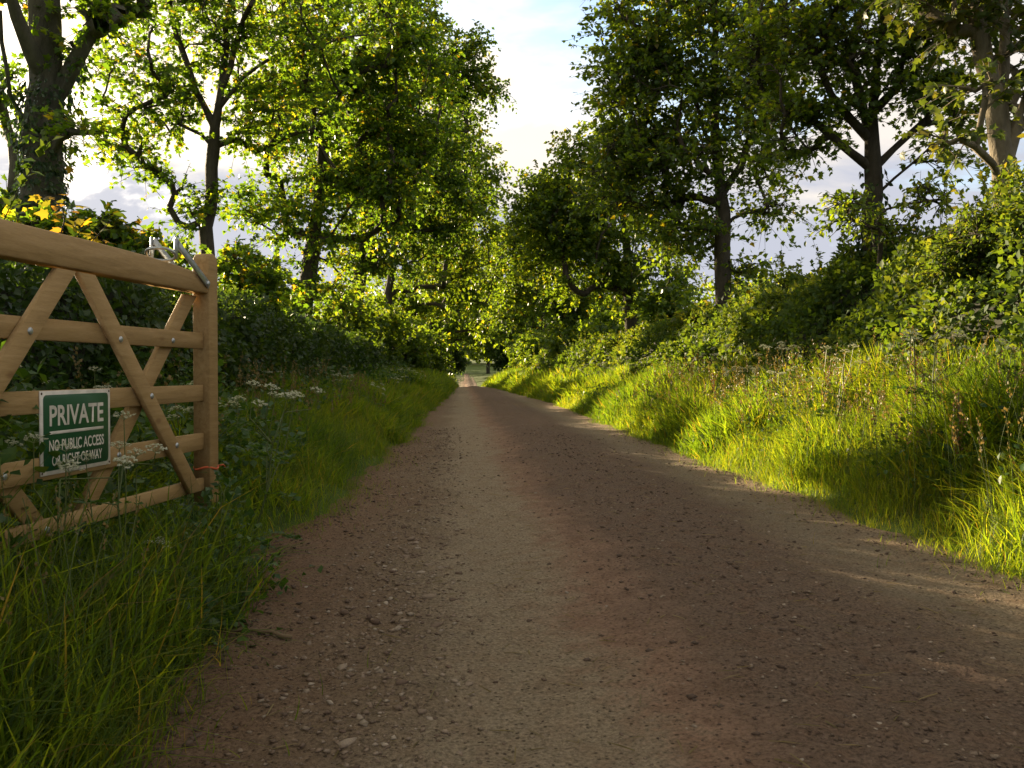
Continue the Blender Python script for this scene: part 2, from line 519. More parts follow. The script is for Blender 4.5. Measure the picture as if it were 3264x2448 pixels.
M['ground'], M['track'], M['stone'], M['wood'] = ground_mat(), track_mat(), stone_mat(), wood_mat()
M['galv'] = plain_mat('galvanised_steel', (.42, .44, .46), 0.42, 0.85, 0.25, 40.0)
M['rust'] = plain_mat('rusty_screw', (.10, .055, .035), 0.8, 0.3)
M['sign_white'] = plain_mat('weathered_white_sheet', (.60, .55, .49), 0.5, 0.0, 0.22, 16.0)
M['sign_green'] = plain_mat('sign_green', (.010, .075, .026), 0.4, 0.0, 0.10, 5.0)
M['twine'] = plain_mat('orange_twine', (.55, .10, .03), 0.7)

# ------------------------------------------------------------------ terrain
XL = np.array([(-5, -.95), (1.5, -.85), (3, -.84), (4.0, -1.0), (4.8, -1.07), (5.8, -.90), (9.4, -.80), (15.6, -.73), (26, -.55), (40, -.25), (56, -.02), (80, .1), (110, .1), (300, .1)])
XR = np.array([(-5, 2.6), (4, 2.65), (14, 2.68), (26, 2.85), (33, 2.55), (47, 2.07), (56, 1.62), (80, 1.7), (110, 1.7), (300, 1.7)])
ZC = np.array([(-50, 0), (48, 0), (56, -.05), (66, -.55), (76, -.45), (90, -.12), (115, .62), (135, 1.35), (200, 3.0), (300, 6.0), (600, 9.0), (2000, 9.0)])


def xl(y):
    return np.interp(y, XL[:, 0], XL[:, 1]) + .06 * np.sin(y * 2.1) + .04 * np.sin(y * 5.3 + 1)


def xr(y):
    return np.interp(y, XR[:, 0], XR[:, 1]) + .05 * np.sin(y * 1.7 + 2) + .04 * np.sin(y * 4.1)


def zc(y):
    return np.interp(y, ZC[:, 0], ZC[:, 1])


def terrain(x, y):
    x, y = np.broadcast_arrays(np.asarray(x, float), np.asarray(y, float))
    sl, sr = xl(y) - x, x - xr(y)
    left = np.interp(sl, [0, .25, 1.2, 2.4, 4, 40], [-.06, .03, .26, .42, .48, .48])
    right = np.interp(sr, [0, .25, .9, 1.7, 2.4, 3.1, 5, 40], [-.06, .03, .22, .55, 1.0, 1.35, 1.45, 1.3])
    h = np.where(sl > 0, left, np.where(sr > 0, right, -.06))
    fade = np.clip((112 - y) / 45, 0, 1)
    lump = (fbm(np.stack([x * .9, y * .9, 0 * x], -1), 3) - .5) * .16 * np.clip(np.maximum(sl, sr) / .5, 0, 1)
    return h * fade + zc(y) + lump


def terrain1(x, y):
    return float(terrain(np.array([x]), np.array([y]))[0])


def grid(xs, ys, zf):
    X, Y = np.meshgrid(xs, ys)
    Z = zf(X, Y)
    n, m = len(ys), len(xs)
    i = np.arange(n - 1)[:, None] * m + np.arange(m - 1)[None]
    F = np.stack([i, i + 1, i + m + 1, i + m], -1).reshape(-1, 4)
    return np.stack([X, Y, Z], -1).reshape(-1, 3), F


xs = np.concatenate([[-1500, -600, -250, -120, -60, -35, -20, -12], np.arange(-8, 9, .22), [12, 20, 35, 60, 120, 250, 600, 1500]])
ys = np.concatenate([[-300, -60, -20], np.arange(-6, 30, .3), np.arange(30, 120, 1.2), np.arange(122, 320, 10), [400, 600, 1000, 2000]])
V, F = grid(xs, ys, terrain)
link('ground', make_mesh('ground', V, [F], smooth=True), M['ground'], kind='structure')


def track_z(x, y):
    a, b = xl(y), xr(y)
    u = (x - a) / (b - a)
    crown = .030 * np.exp(-((u - .58) / .16) ** 2) - .030 * np.exp(-((u - .33) / .12) ** 2) - .028 * np.exp(-((u - .86) / .10) ** 2) - .035 * np.exp(-((u - .10) / .10) ** 2)
    edge = -.05 * np.clip((.0 - u) / .1, 0, 1) - .05 * np.clip((u - 1) / .1, 0, 1)
    n = (fbm(np.stack([x * 2.2, y * 2.2, 0 * x + 3], -1), 3) - .5) * .035
    rough = .35 + .9 * np.exp(-((u - .12) / .16) ** 2) + .8 * np.exp(-((u - .62) / .15) ** 2)
    f = (fbm(np.stack([x * 14, y * 14, 0 * x + 9], -1), 3) - .5) * .042 * rough
    return zc(y) + crown + edge + n + f


xs = np.arange(-1.55, 3.25, .04)
ys = np.concatenate([np.arange(-2, 1.3, .2), np.arange(1.3, 9, .042), np.arange(9, 20, .14), np.arange(20, 112, 1.0)])
V, F = grid(xs, ys, track_z)
track = link('track', make_mesh('track', V, [F], smooth=True), M['track'], kind='structure')


# stones of the track
def stone_mesh(seed, detail=1):
    g = np.random.default_rng(seed)
    t = (1 + 5 ** .5) / 2
    v = np.array([(-1, t, 0), (1, t, 0), (-1, -t, 0), (1, -t, 0), (0, -1, t), (0, 1, t), (0, -1, -t), (0, 1, -t), (t, 0, -1), (t, 0, 1), (-t, 0, -1), (-t, 0, 1)]) / 1.9
    f = np.array([(0, 11, 5), (0, 5, 1), (0, 1, 7), (0, 7, 10), (0, 10, 11), (1, 5, 9), (5, 11, 4), (11, 10, 2), (10, 7, 6), (7, 1, 8), (3, 9, 4), (3, 4, 2), (3, 2, 6), (3, 6, 8), (3, 8, 9), (4, 9, 5), (2, 4, 11), (6, 2, 10), (8, 6, 7), (9, 8, 1)])
    v = v * g.uniform(.60, 1.35, (12, 1)) * np.array([1.0, g.uniform(.6, .9), g.uniform(.35, .6)])
    return v * .5, f


SM = []
for k in range(8):
    v, f = stone_mesh(k)
    SM.append(make_mesh('stone', v, [f], rnd=np.full(12, k / 8)))
n_st = 230
for k in range(n_st):
    if k < 150:
        y = rng.normal(4.6, 1.3) if rng.random() < .75 else rng.uniform(3.5, 12)
        y = min(max(y, 2.4), 13)
        x = rng.normal(-.27, .14)
        x = max(x, xl(y) + .02)
    else:
        y, x = rng.uniform(1.9, 9), rng.uniform(-.7, 2.5)
    s = .02 + .045 * rng.random() ** 1.6 if k < 150 else rng.uniform(.015, .035)
    o = link('stone', SM[k % 8], M['stone'], parent=track, loc=(float(x), float(y), float(track_z(np.array([x]), np.array([y]))[0]) + s * .02), rot=(0, 0, float(rng.uniform(0, 6.28))))
    o.scale = (s * rng.uniform(.8, 1.3), s, s * .8)
n = 11000
y = 1.5 + rng.random(n) ** 1.5 * 14
u = rng.random(n)
g = rng.random(n)
x = np.where(g < .52, rng.normal(-.30, .20, n), np.where(g < .78, rng.normal(1.35, .34, n), rng.uniform(-.8, 2.7, n)))
ok = (x > xl(y) - .05) & (x < xr(y) + .05)
x, y = x[ok], y[ok]
z = track_z(x, y)
s = (.004 + .011 * rng.random(len(x)) ** 3) * (1 + .02 * y) * np.where(np.abs(x + .30) < .35, 1.15, .9)
ov = np.array([(1, .2, .1), (.1, .8, .2), (-1, .3, .05), (-.3, -.9, .15), (.2, .1, .5), (.1, 0, -.5)], float)
of = np.array([(0, 1, 4), (1, 2, 4), (2, 3, 4), (3, 0, 4), (1, 0, 5), (2, 1, 5), (3, 2, 5), (0, 3, 5)])
an = rng.uniform(0, 6.28, len(x))
fw = np.stack([np.cos(an), np.sin(an), rng.normal(0, .15, len(x))], -1)
up = np.tile([0, 0, 1.], (len(x), 1)) + rng.normal(0, .25, (len(x), 3))
V, F, rr = scatter((ov, of), np.stack([x, y, z], -1), basis(fw, up), s, rng.random(len(x)))
link('gravel', make_mesh('gravel', V, [F], rnd=rr), M['stone'], parent=track, kind='stuff')
n = 7000
y = 1.5 + rng.random(n) ** 1.4 * 12
g = rng.random(n)
x = np.where(g < .25, xl(y) + rng.exponential(.12, n), np.where(g < .5, xr(y) - rng.exponential(.12, n), rng.normal(1.3, .42, n)))
z = track_z(x, y)
an = rng.uniform(0, 6.28, n)
fw = np.stack([np.cos(an), np.sin(an), rng.normal(0, .2, n)], -1)
s = .0035 + .016 * rng.random(n) ** 4
V, F, rr = scatter((ov, of), np.stack([x, y, z], -1), basis(fw, np.tile([0, 0, 1.], (n, 1)) + rng.normal(0, .3, (n, 3))), s, rng.random(n))
link('soil_crumbs', make_mesh('soil_crumbs', V, [F], rnd=rr), plain_mat('soil_crumb', (.085, .055, .038), .95), parent=track, kind='stuff')
# straw, twig and leaf litter
n = 900
y = 1.5 + rng.random(n) ** 1.3 * 9
x = rng.uniform(-.85, 2.7, n)
z = track_z(x, y) + .006
an = rng.uniform(0, 6.28, n)
fw = np.stack([np.cos(an), np.sin(an), rng.normal(0, .06, n)], -1)
tv = np.array([(-.03, 0, 0), (.03, 0, 0), (.02, 1, .02), (-.02, 1, .02), (0, .5, .05)], float)
tf = np.array([(0, 1, 4), (1, 2, 4), (2, 3, 4), (3, 0, 4)])
V, F, rr = scatter((tv, tf), np.stack([x, y, z], -1), basis(fw, np.tile([0, 0, 1.], (n, 1)) + rng.normal(0, .3, (n, 3))), rng.uniform(.02, .09, n), rng.random(n))
link('litter', make_mesh('litter', V, [F], rnd=rr), M['seed'], parent=track, kind='stuff')

# ------------------------------------------------------------------ wooden gate (frame: t towards hinges, w out of the front face, z up)
GA = R(9.5)
GP = np.array([-1.1298, 4.1790, 0.0])
GU = np.array([-math.sin(GA), -math.cos(GA), 0])
GN = np.array([math.cos(GA), -math.sin(GA), 0])
gate = thing('wooden_gate', 'tan wooden five-bar field gate standing open on the grass verge', 'gate', (0, 0, 0))
gate.location = (float(GP[0]), float(GP[1]), 0.35)
gate.rotation_euler = (0, 0, math.atan2(GU[1], GU[0]))
# local x = t (towards hinges); local y = z x u, which is +w when it equals the front normal
_ly = np.cross([0, 0, 1], GU)
WS = 1.0 if _ly @ GN > 0 else -1.0
ZG = 0.35


def G(t, w, z):
    return (t, w * WS, z - ZG)


def board(name, poly, w0, w1, bev=.004, mat=None, parent=gate, **kw):
    """Prism of a (t,z) outline between depths w0 and w1, its long edges chamfered."""
    poly = np.asarray(poly, float)
    c = poly.mean(0)
    n = len(poly)
    # order counter-clockwise
    a = np.cross(poly - c, np.roll(poly, -1, 0) - c).sum()
    if a < 0:
        poly = poly[::-1]
    e = poly - np.roll(poly, 1, 0)
    e2 = np.roll(poly, -1, 0) - poly
    nrm = lambda q: q / np.linalg.norm(q, axis=1)[:, None]
    e, e2 = nrm(e), nrm(e2)
    bis = nrm(np.stack([-e[:, 1] - e2[:, 1], e[:, 0] + e2[:, 0]], -1))
    cosh = np.abs((bis * np.stack([-e[:, 1], e[:, 0]], -1)).sum(1))
    ins = poly + bis * (bev / np.maximum(cosh, .4))[:, None]
    lo, hi = min(w0, w1), max(w0, w1)
    rings = [(ins, lo), (poly, lo + bev), (poly, hi - bev), (ins, hi)]
    V = [G(t, w, z) for ring, w in rings for t, z in ring]
    mb = MB()
    F = []
    for k in range(3):
        for i in range(n):
            j = (i + 1) % n
            F.append((k * n + i, k * n + j, (k + 1) * n + j, (k + 1) * n + i))
    mb.add(V, F)
    mb.F.setdefault(n, []).append(np.array([list(range(n))[::-1]]))
    mb.F.setdefault(n, []).append(np.array([[3 * n + i for i in range(n)]]))
    me = mb.mesh(name, rnd=False)
    # consistent normals
    import bmesh
    b = bmesh.new()
    b.from_mesh(me)
    bmesh.ops.recalc_face_normals(b, faces=b.faces)
    b.to_mesh(me)
    b.free()
    return link(name, me, mat or M['wood'], parent=parent, **kw)


LEN = 3.05
# latch stile with rounded head
st = [(-.004, .37), (.088, .37), (.088, 1.500), (.080, 1.522), (.064, 1.537), (.042, 1.542), (.020, 1.537), (.004, 1.522), (-.004, 1.500)]
board('stile', st, -.082, 0.0, .006, label='latch stile with rounded head')
board('stile', [(LEN - .10, .37), (LEN, .37), (LEN, 1.80), (LEN - .02, 1.83), (LEN - .08, 1.83), (LEN - .10, 1.80)], -.082, 0, .006)
# top rail, its upper edge dipping to the stile
tr = [(.0885, 1.353), (LEN - .1005, 1.342)]
tr += [(LEN - .1005, 1.62), (2.6, 1.535), (2.2, 1.482), (1.8, 1.462), (1.4, 1.458), (1.0, 1.460), (.62, 1.457), (.35, 1.447), (.0885, 1.430)]
board('top_rail', tr, -.078, -.003, .005)
for z0, z1 in ((1.098, 1.171), (.857, .932), (.634, .710), (.445, .503)):
    board('rail', [(.0885, z0), (LEN - .1005, z0), (LEN - .1005, z1), (.0885, z1)], -.053, -.028, .003)


def brace(t0, z0, t1, z1, wid, w0, w1):
    """Sloping board cut level at both ends; wid is its level width."""
    h = wid / 2
    board('brace', [(t0 - h, z0), (t0 + h, z0), (t1 + h, z1), (t1 - h, z1)], w0, w1, .003)


FB, RB = (-.0275, -.0035), (-.0785, -.0535)
brace(1.035, 1.341, .215, .452, .105, *FB)
brace(1.148, 1.341, 1.960, .452, .105, *FB)
brace(.150, 1.341, 1.010, .452, .105, *RB)
brace(2.06, 1.341, 1.215, .452, .105, *RB)
brace(2.15, 1.341, 2.90, .452, .105, *FB)


def dome(c, r, name='bolt', mat=None, parent=gate, h=.5):
    """Round bolt head on the gate face, centre (t,w,z)."""
    mb = MB()
    V, F = [], []
    rings = [(1.0, 0.0), (.95, .35), (.7, .75), (.35, .95)]
    k = 10
    for rr_, hh in rings:
        for i in range(k):
            a = i * 2 * math.pi / k
            V.append(G(c[0] + r * rr_ * math.cos(a), c[1] + r * h * hh, c[2] + r * rr_ * math.sin(a)))
    for q in range(3):
        for i in range(k):
            j = (i + 1) % k
            F.append((q * k + i, q * k + j, q * k + k + j, q * k + k + i))
    V.append(G(c[0], c[1] + r * h, c[2]))
    mb.add(V, F)
    mb.F.setdefault(3, []).append(np.array([(3 * k + i, 3 * k + (i + 1) % k, 4 * k) for i in range(k)]))
    return link(name, mb.mesh(name, smooth=True, rnd=False), mat or M['galv'], parent=parent)


for t, z, w in ((1.347, 1.124, -.0035), (.825, 1.116, -.0035), (.375, 1.126, -.028), (.80, .676, -.028), (.395, .678, -.0035), (1.60, .845, -.0035), (1.44, .672, -.028), (1.235, .470, -.028), (.60, .895, -.0035), (1.78, 1.13, -.028)):
    dome((t, w, z), .0125)

# throw-over loop hung on the top rail
loop = link('gate_loop', None, parent=gate, label='galvanised throw-over loop resting on the top rail')


def strip(name, path, width, w0, w1, parent):
    """Flat bar along a (t,z) path between depths w0 and w1."""
    P = np.array(path, float)
    T = np.gradient(P, axis=0)
    T /= np.linalg.norm(T, axis=1)[:, None]
    Nn = np.stack([-T[:, 1], T[:, 0]], -1) * width / 2
    poly = np.concatenate([P + Nn, (P - Nn)[::-1]])
    return board(name, poly, w0, w1, .0012, M['galv'], parent)


for w0, w1 in ((.001, .007), (-.094, -.088)):
    strip('arm', [(.098, 1.388), (.25, 1.466), (.415, 1.550)], .034, w0, w1, loop)
    board('end_plate', [(.392, 1.548), (.428, 1.566), (.436, 1.482), (.412, 1.474)], w0 + (.0062 if w0 > 0 else -.0062), w1 + (.0062 if w0 > 0 else -.0062), .001, M['galv'], loop)
dome((.112, .0072, 1.396), .013, 'pivot_bolt', parent=loop)
mb = MB()
ang = np.linspace(0, 2 * math.pi, 33)
pts = []
for a in ang:
    ca, sa = math.cos(a), math.sin(a)
    ww = -.0435 + .062 * np.sign(ca) * abs(ca) ** .75
    q = .040 * np.sign(sa) * abs(sa) ** .9
    pts.append(G(.445 + q * .75, ww, 1.487 + q * .55))
mb.tube(pts, .0062, 8, cap=False)
link('ring', mb.mesh('ring', smooth=True, rnd=False), M['galv'], parent=loop)

# PRIVATE sign screwed to two rails
sg = board('sign', [(.866, .931), (1.272, .931), (1.272, .650), (.866, .650)], -.0278, -.0235, .0008, M['sign_white'], gate, label='green and white PRIVATE sign with white border')


def sign_panel():
    t0, t1, z0, z1, r, n = .880, 1.257, .664, .917, .016, 6
    poly = []
    for cx, cz, a0 in ((t1 - r, z1 - r, 0), (t0 + r, z1 - r, 90), (t0 + r, z0 + r, 180), (t1 - r, z0 + r, 270)):
        for i in range(n):
            a = R(a0 + 90 * i / (n - 1))
            poly.append((cx + r * math.cos(a), cz + r * math.sin(a)))
    return board('green_panel', poly, -.0234, -.0229, .0001, M['sign_green'], sg)


sign_panel()


def lettering(txt, t_left, t_right, z0, z1, bold):
    cu = bpy.data.curves.new('lettering', 'FONT')
    cu.body = txt
    cu.offset = bold
    cu.resolution_u = 3
    ob = bpy.data.objects.new('lettering_source', cu)
    COL.objects.link(ob)
    dg = bpy.context.evaluated_depsgraph_get()
    me = bpy.data.meshes.new_from_object(ob.evaluated_get(dg))
    bpy.data.objects.remove(ob)
    bpy.data.curves.remove(cu)
    co = np.empty(len(me.vertices) * 3, np.float32)
    me.vertices.foreach_get('co', co)
    co = co.reshape(-1, 3)
    lo, hi = co.min(0), co.max(0)
    fx = (co[:, 0] - lo[0]) / (hi[0] - lo[0])
    fy = (co[:, 1] - lo[1]) / (hi[1] - lo[1])
    t = t_left + (t_right - t_left) * fx       # reads from the hinge side towards the stile
    z = z0 + (z1 - z0) * fy
    out = np.array([G(a, -.0223, b) for a, b in zip(t, z)], np.float32)
    me.vertices.foreach_set('co', out.ravel())
    me.name = 'lettering'
    me.materials.clear()
    me.update()
    link('lettering', me, M['sign_white'], parent=sg)


lettering('PRIVATE', 1.225, .912, .812, .882, .022)
lettering('NO PUBLIC ACCESS', 1.228, .910, .727, .766, .018)
lettering('OR RIGHT OF WAY', 1.214, .922, .678, .714, .018)
board('rule', [(.912, .785), (1.225, .785), (1.225, .795), (.912, .795)], -.0228, -.0223, .0001, M['sign_white'], sg)
for t, z in ((.874, .922), (1.264, .922), (1.264, .659), (.874, .659)):
    dome((t, -.0234, z), .0042, 'screw', M['rust'], sg, .4)

# orange twine round the stile foot
mb = MB()
pts = [G(.042 + .055 * math.cos(a) * 1.0, -.041 + .052 * math.sin(a), .545 + .006 * math.sin(3 * a)) for a in np.linspace(0, 2 * math.pi, 25)]
mb.tube(pts, .005, 6, cap=False)
mb.tube([G(-.012, -.02, .545), G(-.03, .01, .55), G(-.045, .015, .535)], .004, 5)
tw = mb.mesh('twine', smooth=True, rnd=False)
two = link('twine', tw, M['twine'], label='orange twine tied round the foot of the gate stile', cat='twine')
two.location, two.rotation_euler = gate.location, gate.rotation_euler


# ------------------------------------------------------------------ trees
def ellip_points(c, r, n, shell=.45):
    v = rvec(n) * (rng.random(n)[:, None] ** (1 / 3 * (1 - shell) + .06))
    return np.asarray(c) + v * np.asarray(r)


def make_tree(name, label, trunk, r0, blobs, leaf, lsize, mat, bark, twigs=9, per=9, cl=.75, extra_limbs=(), ivy=None, group=None, flat=.55, twig_tubes=True, sides=8, seed=0, cat='tree', crown_bronze=0.0, taper=.80, limb_max=.62):
    """trunk: list of points; blobs: (centre, radii, clusters)."""
    trunk = [np.asarray(p, float) for p in trunk]
    base = trunk[0]
    root = thing(name, label, cat, base, group)
    # skeleton
    pos, par, dirs = [], [], []

    def chain(pts, parent):
        for i, p in enumerate(pts):
            pos.append(p)
            par.append(parent if i == 0 else len(pos) - 2)
            q = pos[par[-1]] if par[-1] >= 0 else p - np.array([0, 0, 1.])
            dd = p - q
            dirs.append(dd / (np.linalg.norm(dd) + 1e-9))
        return len(pos) - 1

    def resample(P, step):
        P = np.array(P)
        L = np.concatenate([[0], np.cumsum(np.linalg.norm(np.diff(P, axis=0), axis=1))])
        m = max(2, int(L[-1] / step) + 1)
        s = np.linspace(0, L[-1], m)
        # smooth interpolation
        Q = np.stack([np.interp(s, L, P[:, k]) for k in range(3)], -1)
        for _ in range(2):
            Q[1:-1] = .5 * Q[1:-1] + .25 * (Q[2:] + Q[:-2])
        Q[1:-1, :2] += rng.normal(0, .018, (m - 2, 2))
        return Q

    chains = []
    tq = resample(trunk, .35)
    chain(list(tq), -1)
    chains.append(list(range(len(pos))))
    n_trunk = len(pos)
    for limb in extra_limbs:
        L0 = np.asarray(limb[0], float)
        a = int(np.argmin([np.linalg.norm(p - L0) for p in pos]))
        q = resample([pos[a]] + [np.asarray(p, float) for p in limb[1:]], .35)[1:]
        s = len(pos)
        chain(list(q), a)
        chains.append([a] + list(range(s, len(pos))))
    C = np.concatenate([ellip_points(c, r, k) for c, r, k in blobs])
    mid = tq[len(tq) // 3]
    C = C[np.argsort(np.linalg.norm(C - mid, axis=1))]
    tips = []
    for c in C:
        P = np.array(pos)
        dv = c - P
        L = np.linalg.norm(dv, axis=1)
        hz = np.linalg.norm(dv[:, :2], axis=1)
        cost = L + .9 * np.maximum(0, P[:, 2] - c[2] + .35 * hz)
        low = np.arange(len(P)) < max(2, int(n_trunk * .25))
        cost = cost + np.where(low, 3.0, 0)
        a = int(np.argmin(cost))
        p, L = P[a], L[a]
        along = max(0.0, float(dirs[a] @ (c - p)) / (L + 1e-9))
        ctrl = p + dirs[a] * .38 * L * along + np.array([0, 0, .10 * L]) + (c - p) * .30
        m = max(2, int(L / .35) + 1)
        t = np.linspace(0, 1, m + 1)[1:, None]
        Q = (1 - t) ** 2 * p + 2 * t * (1 - t) * ctrl + t ** 2 * c
        Q[:-1] += rng.normal(0, .03, Q[:-1].shape)
        s = len(pos)
        chain(list(Q), a)
        chains.append([a] + list(range(s, len(pos))))
        tips.append(len(pos) - 1)
    pos_a = np.array(pos)
    wgt = np.zeros(len(pos))
    for t in tips:
        wgt[t] += 1
    for i in range(len(pos) - 1, -1, -1):
        if par[i] >= 0:
            wgt[par[i]] += wgt[i]
    wgt = np.maximum(wgt, .6)
    rad = r0 * (wgt / wgt[0]) ** .46
    # trunk keeps a firm taper
    k = np.arange(n_trunk) / max(1, n_trunk - 1)
    rad[:n_trunk] = np.maximum(rad[:n_trunk], r0 * (1 - taper * k))
    rad = np.maximum(rad, .006)
    rad[0] *= 1.25
    mbt, mbb = MB(), MB()
    for ci, ch in enumerate(chains):
        P = pos_a[ch] - base
        rr_ = rad[ch].copy()
        if ci:
            rr_[0] = min(rr_[0], rr_[1] * 1.35)
            rr_[1:] = np.minimum(rr_[1:], rr_[1])
        if 0 < ci <= len(extra_limbs):
            rr_ = np.minimum(rr_, r0 * limb_max * np.linspace(1, .45, len(rr_)))
        elif ci:
            rr_ = np.minimum(rr_, r0 * .5)
        sd = sides if ci <= len(extra_limbs) else (5 if rr_.max() > .02 else 4)
        (mbt if ci <= len(extra_limbs) else mbb).tube(P, rr_, sd, cap=ci == 0)
    # leaf sprays
    nC = len(C)
    nt_ = nC * twigs
    ci = np.repeat(np.arange(nC), twigs)
    td = rvec(nt_)
    td[:, 2] = td[:, 2] * flat + .05
    outw = C[ci] - pos_a[[par[t] for t in tips]][ci]
    outw /= np.linalg.norm(outw, axis=1)[:, None] + 1e-9
    td = td + .55 * outw
    td /= np.linalg.norm(td, axis=1)[:, None]
    tl = cl * rng.uniform(.55, 1.15, nt_)
    start = C[ci] - outw * rng.uniform(0, .35, nt_)[:, None] * cl
    li = np.repeat(np.arange(nt_), per)
    u = rng.uniform(.22, 1.03, len(li))
    sag = -.22 * (u ** 2) * tl[li]
    lp = start[li] + td[li] * (u * tl[li])[:, None]
    lp[:, 2] += sag
    lp += rng.normal(0, .035 * cl, lp.shape)
    fw = td[li] * .5 + rvec(len(li)) * .8 + np.array([0, 0, -.45])
    nm = np.tile([0, 0, 1.], (len(li), 1)) + rvec(len(li)) * .75
    ls = lsize * rng.uniform(.6, 1.2, len(li))
    cb = rng.random(nC)
    rv = np.clip(.35 * cb[ci[li]] + .65 * rng.random(len(li)) + .02, 0, 1) ** 1.25
    rv = np.where(rng.random(len(li)) < crown_bronze, rng.uniform(.93, 1, len(li)), np.minimum(rv, .955))
    Vv, Ff, rr2 = scatter(leaf, lp - base, basis(fw, nm), ls, rv)
    link('trunk', mbt.mesh('trunk', smooth=True, rnd=False), bark, parent=root)
    if twig_tubes:
        t = np.linspace(0, 1, 3)
        for i in range(nt_):
            q = start[i] + td[i] * (t * tl[i])[:, None]
            q[:, 2] -= .22 * t ** 2 * tl[i]
            mbb.tube(q - base, [.007, .005, .003], 3, cap=False)
    link('branches', mbb.mesh('branches', smooth=True, rnd=False), bark, parent=root, kind='stuff')
    link('crown', make_mesh('crown', Vv, [Ff], rnd=rr2), mat, parent=root, kind='stuff')
    if ivy:
        z0, z1, dens, thick, isz = ivy
        add_ivy(root, base, [(pos_a[c], rad[c]) for c in chains[:1 + len(extra_limbs)]], z0, z1, dens, thick, isz)
    return root


def add_ivy(root, base, chains, z0, z1, dens, thick, isz):
    P, Nn = [], []
    for pts, rad in chains:
        for i in range(len(pts) - 1):
            if pts[i][2] > z1 or pts[i][2] < z0:
                continue
            fadeout = 1 - .75 * max(0, (pts[i][2] - z0) / (z1 - z0) - .55) / .45
            L = np.linalg.norm(pts[i + 1] - pts[i])
            k = int(dens * L * 2 * math.pi * (rad[i] + thick * .4) * fadeout)
            if k < 1:
                continue
            a = rng.uniform(0, 2 * math.pi, k)
            t = rng.random(k)[:, None]
            T = (pts[i + 1] - pts[i]) / L
            A = np.cross(T, [.3, .9, .1])
            A /= np.linalg.norm(A)
            B = np.cross(T, A)
            nn = np.cos(a)[:, None] * A + np.sin(a)[:, None] * B
            c = pts[i] * (1 - t) + pts[i + 1] * t
            lump = fbm(np.concatenate([nn * 1.5, c[:, 2:3] * 2.2], 1)[:, [0, 1, 3]] + 5, 2)
            off = rad[i] + thick * (.15 + 1.5 * lump * rng.random(k) ** .6)
            P.append(c + nn * off[:, None])
            Nn.append(nn)
    P, Nn = np.concatenate(P), np.concatenate(Nn)
    fw = np.tile([0, 0, -.9], (len(P), 1)) + .5 * Nn + rvec(len(P)) * .55
    V, F, rr = scatter(OVAL if isz < .12 else STAR, P - base, basis(fw, Nn + rvec(len(P)) * .5), isz * rng.uniform(.6, 1.3, len(P)), rng.random(len(P)) ** 1.3)
    link('ivy', make_mesh('ivy', V, [F], rnd=rr), M['ivy'], parent=root, kind='stuff', label='dark ivy wrapped round the trunk')


def blob(px, py, rx, ry, depth, k, dz=0.0, rd=None):
    """Crown lobe centred where a pixel points at a depth; radii from pixel size at that depth."""
    s = depth / FPX
    c = at(px, py, depth + dz)
    return (c, (rx * s, rd if rd else max(rx, ry) * s * .9, ry * s), k)


def foot(px, depth, py=370):
    p = at(px, py, depth)
    return np.array([p[0], p[1], terrain1(p[0], p[1]) - .1])


# left row
d = 11.0
make_tree('ivy_tree', 'stout ivy-clad tree with forked limbs rising behind the wooden gate', [foot(36, d), at(38, 240, d), at(40, 160, d), at(44, 95, d), at(46, 40, d), at(40, -60, d), at(44, -170, d)], .25,
          [blob(10, -60, 110, 60, d, 22), blob(110, -75, 80, 50, d, 20, .5), blob(60, -170, 130, 80, d, 24), blob(92, 18, 30, 18, d, 7), blob(132, 10, 26, 16, d, 6, 1.0), blob(4, 100, 16, 34, d, 6, .8), blob(82, 122, 22, 16, d, 4, -.4), blob(6, 190, 14, 22, d, 5, .5), blob(75, 60, 16, 24, d, 3)],
          LOBED, .105, M['syc'], M['bark_grey'], twigs=8, per=7, cl=.5,
          extra_limbs=[[at(44, 120, d), at(62, 92, d), at(80, 55, d), at(100, 15, d), at(125, -60, d)], [at(42, 90, d), at(26, 40, d - .4), at(6, -20, d - .8)], [at(36, 130, d), at(10, 110, d), at(2, 60, d - .5), at(0, 10, d - .6)]],
          ivy=(1.5, 4.6, 620, .065, .075), crown_bronze=.02, sides=12, taper=.35, limb_max=.48)
d = 15.8
make_tree('sycamore_tree', 'slender forked sycamore beside the gate stile, pale green airy crown', [foot(206, d), at(208, 252, d), at(211, 180, d), at(214, 130, d), at(221, 90, d), at(226, 40, d), at(232, -30, d), at(236, -110, d)], .125,
          [blob(150, 110, 52, 40, d, 20), blob(132, 66, 36, 30, d, 10, -.5), blob(150, 160, 30, 24, d, 9), blob(196, 40, 50, 50, d, 18), blob(270, 60, 62, 52, d, 26), blob(300, 100, 44, 34, d, 15, -.3), blob(190, 205, 22, 26, d, 8), blob(255, 125, 28, 30, d, 10, .2), blob(235, -60, 110, 60, d, 44), blob(330, 30, 46, 40, d, 15, -.4), blob(170, -20, 60, 40, d, 18)],
          LOBLO, .100, M['syc'], M['bark'], twigs=9, per=10, cl=.68, crown_bronze=.03, flat=.45,
          extra_limbs=[[at(214, 125, d), at(200, 100, d), at(186, 66, d), at(172, 20, d), at(160, -30, d)], [at(218, 105, d), at(240, 78, d), at(270, 55, d), at(330, 40, d)], [at(222, 85, d), at(240, 40, d), at(246, -20, d)]])
d = 22.5
